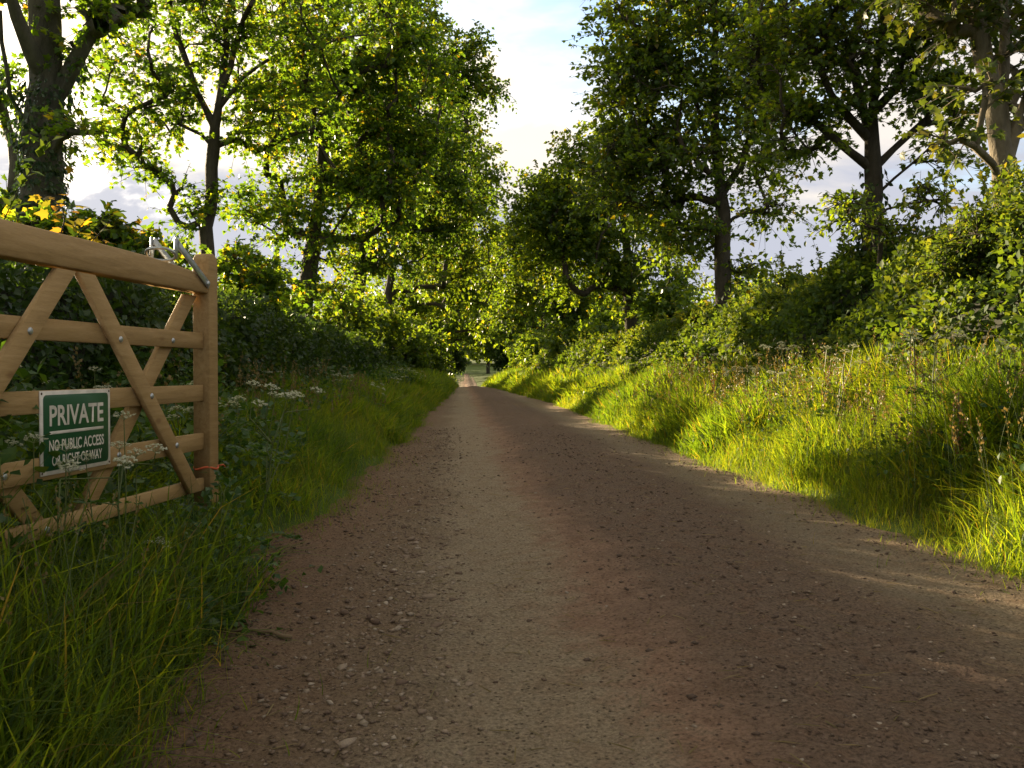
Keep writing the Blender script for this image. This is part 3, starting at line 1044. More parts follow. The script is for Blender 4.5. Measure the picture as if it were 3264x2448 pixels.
make_tree('sycamore_tree', 'broad sycamore rising from the trimmed hedge past the slender forked one', [foot(300, d), at(304, 305, d), at(313, 250, d), at(320, 190, d), at(324, 130, d), at(330, 60, d), at(336, -30, d), at(340, -110, d)], .21,
          [blob(330, 120, 72, 62, d, 70), blob(265, 205, 40, 40, d, 18), blob(350, 205, 50, 36, d, 28, -.5), blob(255, 285, 22, 24, d, 5), blob(398, 90, 52, 60, d, 54), blob(395, 165, 45, 42, d, 36), blob(335, 20, 85, 60, d, 62), blob(340, -75, 120, 60, d, 55), blob(325, 275, 34, 26, d, 8)],
          STAR, .118, M['syc'], M['bark'], twigs=11, per=14, cl=.88, crown_bronze=.02)
d = 30.0
make_tree('oak_tree', 'rounded oak with branch lobes reaching over the lane from the hedge side', [foot(352, d), at(356, 300, d), at(366, 230, d), at(380, 160, d), at(395, 90, d), at(400, 0, d), at(402, -70, d)], .24,
          [blob(432, 112, 46, 58, d, 40), blob(468, 66, 26, 30, d, 18), blob(492, 88, 14, 18, d, 6), blob(402, 30, 42, 50, d, 32), blob(360, 150, 60, 70, d, 56), blob(445, 190, 42, 45, d, 42), blob(385, 240, 50, 38, d, 40), blob(400, -50, 75, 45, d, 34)],
          KITE, .150, M['oak'], M['bark'], twigs=12, per=15, cl=.92, crown_bronze=.01, twig_tubes=False)
d = 39.0
make_tree('sycamore_tree', 'dark sycamore overhanging the lane after the rounded oak', [foot(383, d), at(386, 310, d), at(395, 240, d), at(410, 170, d), at(420, 90, d)], .22,
          [blob(448, 190, 46, 50, d, 44), blob(470, 240, 32, 36, d, 28), blob(420, 260, 50, 34, d, 30), blob(430, 120, 50, 50, d, 34), blob(488, 165, 12, 18, d, 5)],
          KITE, .185, M['syc_dark'], M['bark'], twigs=12, per=14, cl=1.05, twig_tubes=False, crown_bronze=.03)
d = 49.0
make_tree('sycamore_tree', 'low-branched sycamore where the hedge runs out along the lane', [foot(404, d), at(408, 320, d), at(418, 270, d), at(430, 210, d)], .22,
          [blob(458, 262, 36, 36, d, 34), blob(430, 295, 36, 26, d, 26), blob(478, 285, 20, 24, d, 14), blob(440, 215, 36, 34, d, 26), blob(390, 300, 30, 24, d, 18)],
          KITE, .21, M['syc_dark'], M['bark'], twigs=11, per=13, cl=1.05, twig_tubes=False, crown_bronze=.04)
d = 62.0
make_tree('sycamore_tree', 'shaded sycamore closing the dark end of the lane beside the dip', [foot(428, d), at(430, 330, d), at(440, 280, d), at(446, 230, d)], .22,
          [blob(455, 308, 32, 26, d, 30), blob(478, 318, 16, 20, d, 12), blob(445, 260, 36, 34, d, 28), blob(425, 335, 22, 18, d, 14)],
          KITE, .32, M['syc_dark'], M['bark'], twigs=8, per=9, cl=1.1, twig_tubes=False)

# right row
d = 8.8
make_tree('maple_tree', 'pale-barked maple with several stems and bronze leaves above the bramble bank', [foot(1012, d), at(1010, 208, d), at(1002, 150, d), at(994, 105, d), at(984, 60, d), at(976, 0, d), at(970, -90, d)], .125,
          [blob(965, 12, 36, 26, d, 12), blob(1010, 30, 34, 40, d, 10, .6), blob(975, 88, 18, 18, d, 4, -.5), blob(980, -60, 110, 60, d, 34), blob(1050, 60, 40, 60, d, 16), blob(945, 138, 14, 14, d, 3, -.6), blob(935, -10, 30, 20, d, 7)],
          LOBED, .105, M['maple'], M['bark_pale'], twigs=6, per=5, cl=.45, crown_bronze=.0,
          extra_limbs=[[at(1004, 160, d), at(1004, 110, d), at(1000, 50, d + .2), at(1006, -30, d + .3)], [at(1008, 170, d), at(1020, 120, d), at(1032, 60, d)], [at(986, 75, d), at(996, 45, d), at(1000, 10, d)]], sides=12)
d = 11.6
make_tree('sycamore_tree', 'dark-trunked sycamore with spreading V limbs on the bramble bank', [foot(872, d), at(870, 262, d), at(872, 200, d), at(874, 150, d), at(874, 100, d), at(878, 55, d), at(886, 0, d), at(892, -80, d)], .118,
          [blob(800, 70, 55, 50, d, 24), blob(790, 20, 50, 40, d, 18), blob(850, 30, 60, 45, d, 24), blob(930, 55, 48, 45, d, 22), blob(905, 92, 40, 28, d, 9), blob(840, 100, 40, 28, d, 11), blob(785, 130, 28, 22, d, 7), blob(960, 110, 24, 20, d, 6), blob(950, 150, 20, 12, d, 3, -.5), blob(870, -60, 150, 60, d, 50), blob(815, 158, 20, 12, d, 3)],
          LOBLO, .085, M['syc_dark'], M['bark'], twigs=9, per=9, cl=.66, crown_bronze=.02, flat=.4,
          extra_limbs=[[at(873, 168, d), at(850, 155, d), at(822, 128, d), at(790, 100, d)], [at(873, 168, d), at(895, 150, d), at(925, 115, d), at(958, 85, d)], [at(874, 120, d), at(898, 90, d), at(925, 60, d)], [at(873, 130, d), at(858, 90, d), at(845, 40, d), at(836, -20, d)], [at(873, 150, d), at(842, 120, d), at(820, 70, d), at(806, 10, d)]],
          ivy=(1.3, 3.4, 420, .07, .085), sides=10)
d = 18.0
make_tree('sycamore_tree', 'tall full-crowned sycamore forking low above the hedge on the bank', [foot(722, d), at(722, 300, d), at(723, 240, d), at(722, 195, d), at(716, 150, d), at(714, 90, d), at(716, 10, d), at(720, -80, d)], .168,
          [blob(645, 100, 56, 46, d, 46), blob(640, 55, 44, 40, d, 30), blob(690, 40, 66, 50, d, 52), blob(740, 100, 48, 52, d, 40), blob(670, 160, 56, 42, d, 42), blob(625, 180, 44, 36, d, 30), blob(690, 225, 36, 30, d, 20), blob(770, 60, 40, 50, d, 24), blob(760, 165, 22, 20, d, 9), blob(775, 210, 18, 14, d, 6), blob(700, -60, 110, 60, d, 60), blob(745, 262, 14, 16, d, 5), blob(660, 5, 50, 30, d, 20)],
          STAR, .112, M['syc_dark'], M['bark'], twigs=10, per=9, cl=.86, crown_bronze=.03,
          extra_limbs=[[at(723, 200, d), at(740, 165, d), at(756, 130, d), at(770, 80, d)], [at(720, 170, d), at(700, 120, d), at(680, 60, d)]], sides=10)
d = 27.0
make_tree('sycamore_tree', 'dense rounded sycamore hiding its trunk next to the tall full-crowned one', [foot(634, d), at(632, 320, d), at(628, 260, d), at(620, 200, d), at(612, 140, d)], .22,
          [blob(580, 205, 52, 42, d, 50), blob(552, 225, 36, 34, d, 26), blob(620, 240, 56, 46, d, 50), blob(600, 160, 44, 36, d, 34), blob(650, 280, 40, 26, d, 22), blob(570, 270, 50, 30, d, 34), blob(535, 200, 20, 20, d, 9)],
          KITE, .140, M['syc_dark'], M['bark'], twigs=11, per=14, cl=.88, crown_bronze=.02, twig_tubes=False)
d = 41.0
make_tree('ivy_sycamore_tree', 'ivy-trunked sycamore with a limb arching over the lane', [foot(570, d), at(570, 340, d), at(572, 310, d), at(570, 270, d), at(560, 220, d)], .26,
          [blob(535, 240, 38, 34, d, 40), blob(515, 270, 24, 30, d, 22), blob(560, 285, 46, 26, d, 34), blob(600, 300, 44, 26, d, 30), blob(555, 195, 38, 30, d, 26), blob(508, 235, 14, 14, d, 6)],
          KITE, .175, M['syc_dark'], M['bark'], twigs=11, per=13, cl=1.0, twig_tubes=False, crown_bronze=.02,
          extra_limbs=[[at(571, 320, d), at(556, 300, d), at(535, 288, d), at(505, 282, d)]], ivy=(.6, 4.2, 160, .22, .16))
d = 53.0
make_tree('sycamore_tree', 'sycamore leaning over the lane past the ivy-trunked one', [foot(545, d), at(545, 340, d), at(542, 310, d), at(530, 260, d)], .22,
          [blob(515, 300, 34, 24, d, 32), blob(540, 320, 34, 20, d, 22), blob(500, 280, 24, 26, d, 16), blob(520, 250, 30, 26, d, 18)],
          STAR, .24, M['syc_dark'], M['bark'], twigs=8, per=8, cl=1.0, twig_tubes=False, crown_bronze=.05)
d = 68.0
make_tree('sycamore_tree', 'shaded sycamore by the dip on the bramble side', [foot(522, d), at(521, 345, d), at(518, 315, d), at(510, 280, d)], .24,
          [blob(500, 322, 24, 18, d, 22), blob(530, 334, 26, 16, d, 18), blob(512, 290, 30, 24, d, 20), blob(486, 312, 14, 16, d, 8)],
          KITE, .34, M['syc_dark'], M['bark'], twigs=8, per=9, cl=1.15, twig_tubes=False)
make_tree('sycamore_tree', 'small filler sycamore added past the dip to darken the lane end, hedge side', [foot(436, 74.0), at(437, 345, 74.0), at(442, 310, 74.0), at(446, 270, 74.0)], .22,  # filler tree added to cast shade on the lane end
          [blob(456, 318, 28, 22, 74.0, 44), blob(440, 338, 22, 14, 74.0, 24), blob(474, 330, 14, 14, 74.0, 14), blob(450, 285, 30, 22, 74.0, 26)], KITE, .30, M['syc_dark'], M['bark'], twigs=9, per=10, cl=1.15, twig_tubes=False)
make_tree('sycamore_tree', 'small filler sycamore added past the dip to darken the lane end, bank side', [foot(516, 84.0), at(515, 350, 84.0), at(510, 320, 84.0), at(505, 280, 84.0)], .22,  # second filler tree, added to keep the lane end dark
          [blob(498, 326, 26, 18, 84.0, 40), blob(520, 342, 20, 12, 84.0, 22), blob(482, 336, 12, 12, 84.0, 12), blob(500, 292, 28, 22, 84.0, 24)], KITE, .32, M['syc_dark'], M['bark'], twigs=9, per=10, cl=1.2, twig_tubes=False)
for k, (px, d, lab) in enumerate(((451, 100.0, 'thin dark tree trunk standing before the far lit meadow'), (488, 112.0, 'small far tree in the middle of the lit meadow gap'), (508, 96.0, 'far tree with thick trunk at the lane end by the meadow'), (440, 92.0, 'far leafy tree in the gloom past the shaded sycamores, hedge side'), (532, 90.0, 'far leafy tree in the gloom past the shaded sycamores, bank side'))):
    make_tree('field_tree', lab, [foot(px, d), at(px, 362, d), at(px + 1, 345, d), at(px + 2, 320, d)], .24 + .06 * (k == 2),
              [blob(px, 340, 30, 17, d, 50), blob(px + 4, 308, 30, 26, d, 40)], KITE, .50, M['syc_dark'], M['bark'], twigs=8, per=8, cl=1.3, twig_tubes=False, group='trees at the far end of the lane')
# far wood closing the view
n = 30000
cx = rng.uniform(-75, 80, 150)
cr = rng.uniform(3.5, 6.0, 150)
cyy = rng.uniform(150, 185, 150)
ct = rng.uniform(5, 10, 150)
k = rng.integers(0, 150, n)
vv = rvec(n) * rng.uniform(.75, 1.05, n)[:, None]
P = np.stack([cx[k] + vv[:, 0] * cr[k], cyy[k] + vv[:, 1] * cr[k], 0 * cr[k]], -1)
P[:, 2] = zc(P[:, 1]) + ct[k] + vv[:, 2] * (ct[k] - .8)
V, F, rr = scatter(KITE, P, basis(rvec(n), rvec(n) + [0, 0, .6]), rng.uniform(.7, 1.4, n), rng.random(n))
link('far_wood', make_mesh('far_wood', V, [F], rnd=rr), M['syc_dark'], kind='stuff', label='dark far-off wood closing the end of the lane', cat='wood')
# the rows go on unseen around the viewpoint, added to dim the foreground
for x, y, lab in ((-5.6, 4.6, 'unseen avenue tree added to shade the gate from the hedge row'), (-5.4, -2.5, 'unseen avenue tree added for shade in the hedge row behind the viewpoint'), (-3.0, -9.0, 'unseen avenue tree added for shade by the lane behind the viewpoint'), (6.4, 2.2, 'unseen avenue tree added for shade on the bank beside the viewpoint'), (5.8, -5.0, 'unseen avenue tree added for shade on the bank behind the viewpoint')):
    b = np.array([x, y, terrain1(x, y) - .1])
    make_tree('avenue_shade_tree', lab, [b, b + [0, 0, 3.0], b + [.2, 0, 6.0], b + [.1, .1, 9.0]], .22,
              [(b + [0.6 * -np.sign(x), 0, 7.4], (2.9, 2.9, 2.0), 60), (b + [0, 0, 9.6], (2.6, 2.6, 1.8), 40)], KITE, .26, M['syc_dark'], M['bark'], twigs=8, per=8, cl=.9, twig_tubes=False, group='unseen avenue trees added for shade around the viewpoint')
# distant trees of the fields
for px, py, rx, ry, d, lab, nm in ((128, 268, 30, 26, 62.0, 'distant rounded tree across the field behind the gate', 'field_tree'), (172, 270, 26, 30, 68.0, 'distant broad tree seen past the gate loop', 'field_tree'), (66, 285, 30, 24, 66.0, 'distant tree across the field low behind the top rail', 'field_tree'), (758, 306, 18, 20, 60.0, 'pale distant willow beyond the bank', 'willow_tree')):
    make_tree(nm, lab, [foot(px, d), at(px, 340, d), at(px, py, d)], .25, [blob(px, py, rx, ry, d, 46), blob(px, py + 30, rx, ry, d, 30)], KITE, .36, M['oak'], M['bark'], twigs=8, per=8, cl=1.0, twig_tubes=False)


# ------------------------------------------------------------------ hedges
def hedge_mass(root, mat, surf, s_rng, n, leaf, size, depth=.25, core_mat=None, lump=.18, up_bias=.3, shoots=0, core_inset=.24, core_n=(60, 14), split=(18, 1000)):
    """surf(s, v) -> points and outward normals; s along the hedge, v over its profile 0..1."""
    leaf_s, n_far = split
    s = np.concatenate([rng.uniform(s_rng[0], leaf_s, n - n_far), leaf_s + (s_rng[1] - leaf_s) * rng.random(n_far) ** 1.4])
    v = rng.random(n)
    P, Nn = surf(s, v)
    lo = (fbm(P * np.array([1.3, 1.3, 1.6]) + 31, 3) - .5) * 2 * lump
    lo2 = (fbm(P * 3.4 + 7, 3) - .5) * lump * 1.7
    inw = rng.exponential(.33, n) * depth
    P = P + Nn * (lo + lo2 - inw)[:, None] + rng.normal(0, .03, P.shape)
    dist = np.linalg.norm(P - CAM, axis=1)
    sz = size * (1 + np.clip(dist - 10, 0, 60) * .045) * rng.uniform(.55, 1.35, n)
    sz = sz * (.55 + .95 * fbm(P * .9 + 55, 2))
    fw = rvec(n) + .5 * Nn
    nm = Nn * .7 + np.array([0, 0, up_bias]) + rvec(n) * .7
    zone = fbm(P * .8 + 90, 2)
    rv = np.clip(.55 * rng.random(n) + .9 * (zone - .25), 0, 1)
    base = np.array(root.location)
    B = basis(fw, nm)
    k = n - n_far
    V, F, rr = scatter(leaf, P[:k] - base, B[:k], sz[:k], rv[:k])
    V2, F2, rr2 = scatter(KITE, P[k:] - base, B[k:], sz[k:] * 1.1, rv[k:])
    link('foliage', make_mesh('foliage', np.concatenate([V, V2]), [np.concatenate([F, F2 + len(V)])], rnd=np.concatenate([rr, rr2])), mat, parent=root, kind='stuff')
    # solid dark core added behind the leaves to block light, for inner twigs
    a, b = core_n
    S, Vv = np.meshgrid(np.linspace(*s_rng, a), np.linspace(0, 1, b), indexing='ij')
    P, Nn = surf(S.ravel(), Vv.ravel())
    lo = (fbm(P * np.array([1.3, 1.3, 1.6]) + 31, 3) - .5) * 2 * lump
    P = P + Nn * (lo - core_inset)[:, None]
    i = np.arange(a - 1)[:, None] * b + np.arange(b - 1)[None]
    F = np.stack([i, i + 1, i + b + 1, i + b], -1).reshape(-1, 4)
    link('opaque_twig_core', make_mesh('opaque_twig_core', P - base, [F], smooth=True), core_mat or M['inner'], parent=root)
    if shoots:
        mb, LP, LF, LN = MB(), [], [], []
        for _ in range(shoots):
            s0 = s_rng[0] + (s_rng[1] - s_rng[0]) * rng.random() ** 1.6
            p, nn = surf(np.array([s0]), np.array([rng.uniform(.45, .95)]))
            p, nn = p[0], nn[0]
            L = rng.uniform(.25, .6) if rng.random() < .8 else rng.uniform(.6, 1.1)
            dr = nn * .5 + np.array([0, 0, 1.0]) + rng.normal(0, .35, 3)
            dr /= np.linalg.norm(dr)
            t = np.linspace(0, 1, 5)[:, None]
            Q = p + dr * t * L + np.array([rng.normal(0, .1), rng.normal(0, .1), -.12]) * t ** 2 * L
            mb.tube(Q - base, np.linspace(.005, .002, 5), 3, cap=False)
            k = int(L * 34)
            tt = rng.uniform(.15, 1, k)
            LP.append(np.stack([np.interp(tt, t[:, 0], Q[:, c]) for c in range(3)], -1))
            LF.append(rvec(k) + dr * .6)
            LN.append(rvec(k) * .6 + [0, 0, 1])
        LP, LF, LN = map(np.concatenate, (LP, LF, LN))
        V, F, rr = scatter(leaf, LP - base, basis(LF, LN), size * rng.uniform(.7, 1.4, len(LP)), rng.uniform(.3, 1, len(LP)))
        link('shoot_stems', mb.mesh('shoot_stems', rnd=False), M['twig'], parent=root, kind='stuff')
        link('shoot_leaves', make_mesh('shoot_leaves', V, [F], rnd=rr), mat, parent=root, kind='stuff')


def left_surf(s, v):
    """Trimmed hedge: v 0..0.55 up the lane face, to 0.8 over the top, to 1 down the back."""
    top = np.interp(s, [0, 5, 9, 13, 30, 62], [1.80, 1.80, 1.82, 1.86, 1.86, 1.85])
    front = np.interp(s, [0, 4, 62], [-2.65, -2.75, -2.85])
    g = .35
    a = v / .55
    b = (v - .55) / .25
    c = (v - .8) / .2
    bul = .22 * np.sin(np.clip(a, 0, 1) * math.pi * .8)
    x = np.where(v < .55, front - .1 + bul, np.where(v < .8, front - .1 + .15 - 1.25 * b, front - 1.25))
    z = np.where(v < .55, g + (top - g) * a, np.where(v < .8, top + .06 * np.sin(b * 3.1), top - (top - .6) * c))
    nx = np.where(v < .5, .95, np.where(v < .6, .6, np.where(v < .78, 0, -.9)))
    nz = np.where(v < .5, .25, np.where(v < .6, .8, np.where(v < .78, 1, .3)))
    Nn = np.stack([nx, 0 * nx, nz], -1)
    Nn /= np.linalg.norm(Nn, axis=1)[:, None]
    return np.stack([x, s, z + 0 * s], -1), Nn


hl = thing('hedge', 'dark trimmed hawthorn hedge along the shaded lane verge behind the gate', 'hedge', (-3.3, 20, .4))
hedge_mass(hl, M['hedge'], left_surf, (3.0, 60.0), 72000, KITE, .068, .25, lump=.20, shoots=130, core_n=(120, 14), split=(17, 30000))


def right_surf(s, v):
    top = np.interp(s, [0, 6, 8.5, 11, 14, 18, 26, 40, 60], [2.6, 2.72, 2.68, 2.45, 2.22, 2.12, 1.95, 1.75, 1.6])
    x0 = np.interp(s, [0, 5, 12, 26, 40, 60], [4.25, 4.2, 4.15, 4.1, 3.7, 3.3])
    g = .62
    a = np.clip(v / .72, 0, 1)
    b = np.clip((v - .72) / .28, 0, 1)
    x = x0 + 1.35 * a ** 1.25 + 1.5 * b
    z = g + (top - g) * np.sin(a * math.pi / 2) ** .9 - .35 * b ** 2
    nx = -np.cos(a * 1.25) + .35 * b
    nz = .25 + np.sin(a * 1.25)
    Nn = np.stack([nx, -.25 + 0 * nx, nz], -1)
    Nn /= np.linalg.norm(Nn, axis=1)[:, None]
    return np.stack([x, s, z], -1), Nn


hr = thing('bramble_hedge', 'tangled bramble and hawthorn hedge on the sunlit bank under the trees', 'hedge', (5.2, 20, .9))
hedge_mass(hr, M['bramble'], right_surf, (2.0, 58.0), 118000, KITE, .066, .22, lump=.42, shoots=520, core_n=(110, 14), core_inset=.30, split=(19, 34000))


# ------------------------------------------------------------------ shrubs and saplings
def shrub(name, label, base, blobs, leaf, size, mat, per=9, twigs=9, cl=.35, cat='shrub', r0=.03, bronze=0.0):
    c0 = np.asarray(blobs[0][0])
    return make_tree(name, label, [base, base * .45 + c0 * .55, c0], r0, blobs, leaf, size, mat, M['bark'], twigs=twigs, per=per, cl=cl, sides=5, cat=cat, crown_bronze=bronze, flat=.7)


d = 10.2
shrub('elder_shrub', 'loose oval-leaved shrub sprays around the dark-trunked sycamore foot', foot(868, d), [blob(880, 215, 50, 20, d, 11), blob(835, 202, 24, 20, d, 6), blob(925, 195, 26, 18, d, 6)], OVAL, .075, M['syc_dark'], per=6, cl=.34)
d = 8.2
shrub('hawthorn_bush', 'dense hawthorn bush swelling round the pale maple trunk foot', foot(990, d), [blob(985, 238, 34, 24, d, 18), blob(1020, 240, 30, 30, d, 14), blob(955, 262, 26, 20, d, 10)], OVAL, .05, M['bramble'], per=12, twigs=11, cl=.30)
d = 9.0
shrub('elder_shrub', 'yellow-green leafy shrub at the ivy-clad trunk foot behind the gate', foot(95, d), [blob(105, 232, 26, 18, d, 14), blob(55, 228, 24, 18, d, 10), blob(140, 250, 22, 16, d, 10), blob(25, 245, 26, 20, d, 12)], STAR, .09, M['syc'], per=8, cl=.26, bronze=.12)
d = 14.0
shrub('sycamore_sapling', 'bushy yellow-lit sycamore regrowth in front of the slender forked trunk', foot(230, d), [blob(242, 268, 32, 24, d, 13), blob(272, 285, 34, 22, d, 14), blob(215, 295, 20, 16, d, 5)], LOBLO, .11, M['syc'], per=8, cl=.42, bronze=.06)


for k, (px, py, rx, ry, d, side) in enumerate(((280, 318, 28, 22, 20.0, 'h'), (338, 315, 24, 26, 28.0, 'h'), (378, 318, 26, 26, 34.0, 'h'), (405, 335, 22, 22, 42.0, 'h'), (425, 345, 18, 18, 52.0, 'h'),
        (665, 305, 24, 22, 25.0, 'b'), (612, 325, 30, 24, 33.0, 'b'), (575, 335, 26, 18, 40.0, 'b'), (545, 345, 22, 16, 50.0, 'b'), (528, 352, 18, 14, 60.0, 'b'))):
    lab = ('hazel undergrowth %s along the hedge row' if side == 'h' else 'hazel undergrowth %s along the bank row') % (
        'below the broad sycamore', 'below the rounded oak', 'between the rounded oak and the dark sycamore', 'below the dark overhanging sycamore', 'below the low-branched sycamore',
        'beside the tall full-crowned sycamore', 'below the dense rounded sycamore', 'beside the ivy-trunked sycamore', 'below the leaning sycamore', 'nearest the dip')[k]
    make_tree('hazel_shrub', lab, [foot(px, d), at(px, py + 12, d), at(px, py, d)], .05, [blob(px, py, rx, ry, d, 26), blob(px + 5, py + 16, rx, ry * .8, d, 16)], STAR, .10 + .0022 * d, M['syc_dark'], M['bark'], twigs=8, per=9, cl=.5 + .008 * d, twig_tubes=False, sides=5, cat='shrub', group='hazel undergrowth below the avenue trees')


for px, d, lab in ((450, 80.0, 'round dark bush beside the lane dip, hedge side'), (430, 72.0, 'broad dark bush next before the lane dip, hedge side'), (506, 82.0, 'round dark bush beside the lane dip, bank side'), (530, 74.0, 'broad dark bush next before the lane dip, bank side')):
    make_tree('thorn_bush', lab, [foot(px, d), at(px, 366, d), at(px, 358, d)], .06, [blob(px, 360, 13, 11, d, 30), blob(px, 348, 14, 10, d, 20)], KITE, .30, M['hedge'], M['bark'], twigs=8, per=9, cl=.8, twig_tubes=False, sides=5, cat='bush', group='bushes by the lane dip')


def leafy_shoot(label, p0, p1, nleaf, size, mat, seed):
    """Upright shoot whose big leaves are parts of their own."""
    g = np.random.default_rng(seed)
    root = thing('sycamore_shoot', label, 'sapling', p0)
    mb = MB()
    t = np.linspace(0, 1, 7)[:, None]
    Q = (p1 - p0) * t + np.array([.12, .05, .1]) * np.sin(t * 3.1) * g.normal(0, .6)
    mb.tube(Q, np.linspace(.009, .003, 7), 5)
    me = make_mesh('leaf', LOBED[0], [LOBED[1]], rnd=np.full(len(LOBED[0]), g.random()))
    mes = [me] + [make_mesh('leaf', LOBED[0] * np.array([1, 1, s]), [LOBED[1]], rnd=np.full(len(LOBED[0]), g.random())) for s in (.3, 1.6, -.6)]
    for k in range(nleaf):
        tt = .35 + .65 * (k + .5) / nleaf
        c = np.array([np.interp(tt, t[:, 0], Q[:, i]) for i in range(3)])
        a = k * 2.4 + g.normal(0, .4)
        dr = np.array([math.cos(a), math.sin(a), .25])
        e = c + dr * g.uniform(.05, .13)
        mb.tube([c, e], [.002, .0015], 3, cap=False)
        fw = (dr + [0, 0, -.5 + g.normal(0, .35)])[None]
        B = basis(fw, np.array([[0, 0, 1.]]) + g.normal(0, .4, (1, 3)))[0]
        o = link('leaf', mes[k % 4], mat, parent=root, loc=[float(q) for q in e])
        import mathutils
        o.rotation_euler = mathutils.Matrix(B.tolist()).to_euler()
        sc = size * g.uniform(.6, 1.15)
        o.scale = (sc, sc, sc)
    link('stem', mb.mesh('stem', rnd=False), M['twig'], parent=root)


d = 6.6
leafy_shoot('bronze-leaved sycamore shoot poking up over the top rail before the ivy trunk', at(38, 275, d), at(44, 196, d), 15, .10, M['bronze'], 3)
leafy_shoot('spreading bronze sycamore shoot low over the top rail by the hedge', at(30, 270, d - .3), at(14, 222, d - .3), 12, .10, M['bronze'], 5)
leafy_shoot('fresh green sycamore shoot leaning right over the top rail', at(80, 280, d), at(112, 220, d), 13, .11, M['syc'], 8)
leafy_shoot('short yellow sycamore shoot over the curve of the top rail', at(70, 270, d + .3), at(76, 222, d + .3), 11, .11, M['bronze'], 12)


# ------------------------------------------------------------------ grass
BL = [t_blade(b, w, 3) for b, w in ((.15, .011), (.4, .015), (.75, .012), (1.05, .010))]
BLF = [t_blade(b, .022, 2) for b in (.2, .5, .8)]


def grass_patch(name, label, x, y, h, templates, mat, wid=1.0, lean=None, zf=None):
    root_k = 'stuff'
    n = len(x)
    z = (zf or terrain)(x, y) - .02
    a = rng.uniform(0, 2 * math.pi, n)
    up = np.tile([0, 0, 1.], (n, 1)) + rng.normal(0, .24, (n, 3))
    if lean is not None:
        up = up + lean
    up /= np.linalg.norm(up, axis=1)[:, None]
    dr = np.stack([np.cos(a), np.sin(a), 0 * a], -1)
    X = np.cross(dr, up)
    X /= np.linalg.norm(X, axis=1)[:, None]
    Y = np.cross(up, X)
    Mx = np.stack([X * (wid[:, None] if np.ndim(wid) else wid), Y, up], -1)
    zone = fbm(np.stack([x * .7, y * .7, 0 * x + 40], -1), 2)
    rv = np.clip(.6 * rng.random(n) + .7 * (zone - .2), 0, .90)
    dry = rng.random(n) < .05
    rv[dry] = rng.uniform(.93, 1, dry.sum())
    V, F, rr, off = [], [], [], 0
    pick = rng.integers(0, len(templates), n)
    fs = {}
    for k, T in enumerate(templates):
        q = pick == k
        if not q.any():
            continue
        v, f, r_ = scatter(T, np.stack([x, y, z], -1)[q], Mx[q], h[q], rv[q])
        V.append(v)
        F.append(f + off)
        rr.append(r_)
        off += len(v)
    return link(name, make_mesh(name, np.concatenate(V), [np.concatenate(F)], rnd=np.concatenate(rr)), mat, kind='stuff', label=label, cat='grass')


def verge(n, y0, y1, side, w, pw=1.0):
    y = y0 + (y1 - y0) * rng.random(n) ** pw
    s = rng.random(n) ** .9 * w
    x = xr(y) + s - .04 if side > 0 else xl(y) - s + .04
    return x, y, s


def clump(x, y, h):
    c = fbm(np.stack([x * 2.1, y * 2.1, 0 * x + 70], -1), 3)
    return h * (.45 + 1.15 * c)


# sunlit right verge
x, y, s = verge(36000, 2.8, 9.5, 1, 2.1)
h = clump(x, y, np.interp(s, [0, .15, .5, 1.2, 2.1], [.10, .18, .42, .62, .60]))
grass_patch('verge_grass', 'tall sunlit grass on the near bank-side verge', x, y, h, BL, M['grass'])
x, y, s = verge(30000, 9.5, 24, 1, 2.0, 1.2)
h = clump(x, y, np.interp(s, [0, .2, .5, 1.2, 2], [.12, .25, .48, .62, .6]))
grass_patch('verge_grass', 'sunlit grass further along the bank-side verge', x, y, h, BLF, M['grass'], 1.4)
x, y, s = verge(22000, 24, 62, 1, 1.9, 1.2)
h = clump(x, y, np.interp(s, [0, .3, .8, 1.9], [.15, .4, .65, .6]))
grass_patch('verge_grass', 'far grass on the bank-side verge before the dip', x, y, h, BLF, M['grass'], 2.4)
x, y, s = verge(7000, -1.0, 2.8, 1, 2.1)
h = clump(x, y, np.interp(s, [0, .15, .5, 1.2, 2.1], [.10, .18, .42, .62, .60]))
grass_patch('verge_grass', 'grass of the bank-side verge beside the viewpoint', x, y, h, BLF, M['grass'], 1.5)
# shaded left verge
x, y, s = verge(20000, 5.0, 12, -1, 2.2)
h = clump(x, y, np.interp(s, [0, .15, .4, 1.0, 2.2], [.08, .17, .36, .46, .44]))
grass_patch('verge_grass', 'soft shaded grass below the trimmed hedge past the gate', x, y, h, BL, M['grass'])
x, y, s = verge(22000, 12, 28, -1, 2.2, 1.2)
h = clump(x, y, np.interp(s, [0, .2, .6, 1.2, 2.2], [.12, .25, .46, .54, .52]))
grass_patch('verge_grass', 'shaded grass further along below the trimmed hedge', x, y, h, BLF, M['grass'], 1.5)
x, y, s = verge(17000, 28, 62, -1, 2.4, 1.2)
h = clump(x, y, np.interp(s, [0, .3, .8, 2.4], [.15, .4, .7, .7]))
grass_patch('verge_grass', 'far grass on the hedge-side verge before the dip', x, y, h, BLF, M['grass'], 2.5)
# under and behind the gate
x, y, s = verge(9000, 2.4, 5.2, -1, 1.9)
h = clump(x, y, np.interp(s, [0, .1, .3, .8, 1.9], [.06, .10, .22, .40, .55]))
grass_patch('verge_grass', 'shaded grass and stalks under and behind the gate', x, y, h, BL, M['grass'])
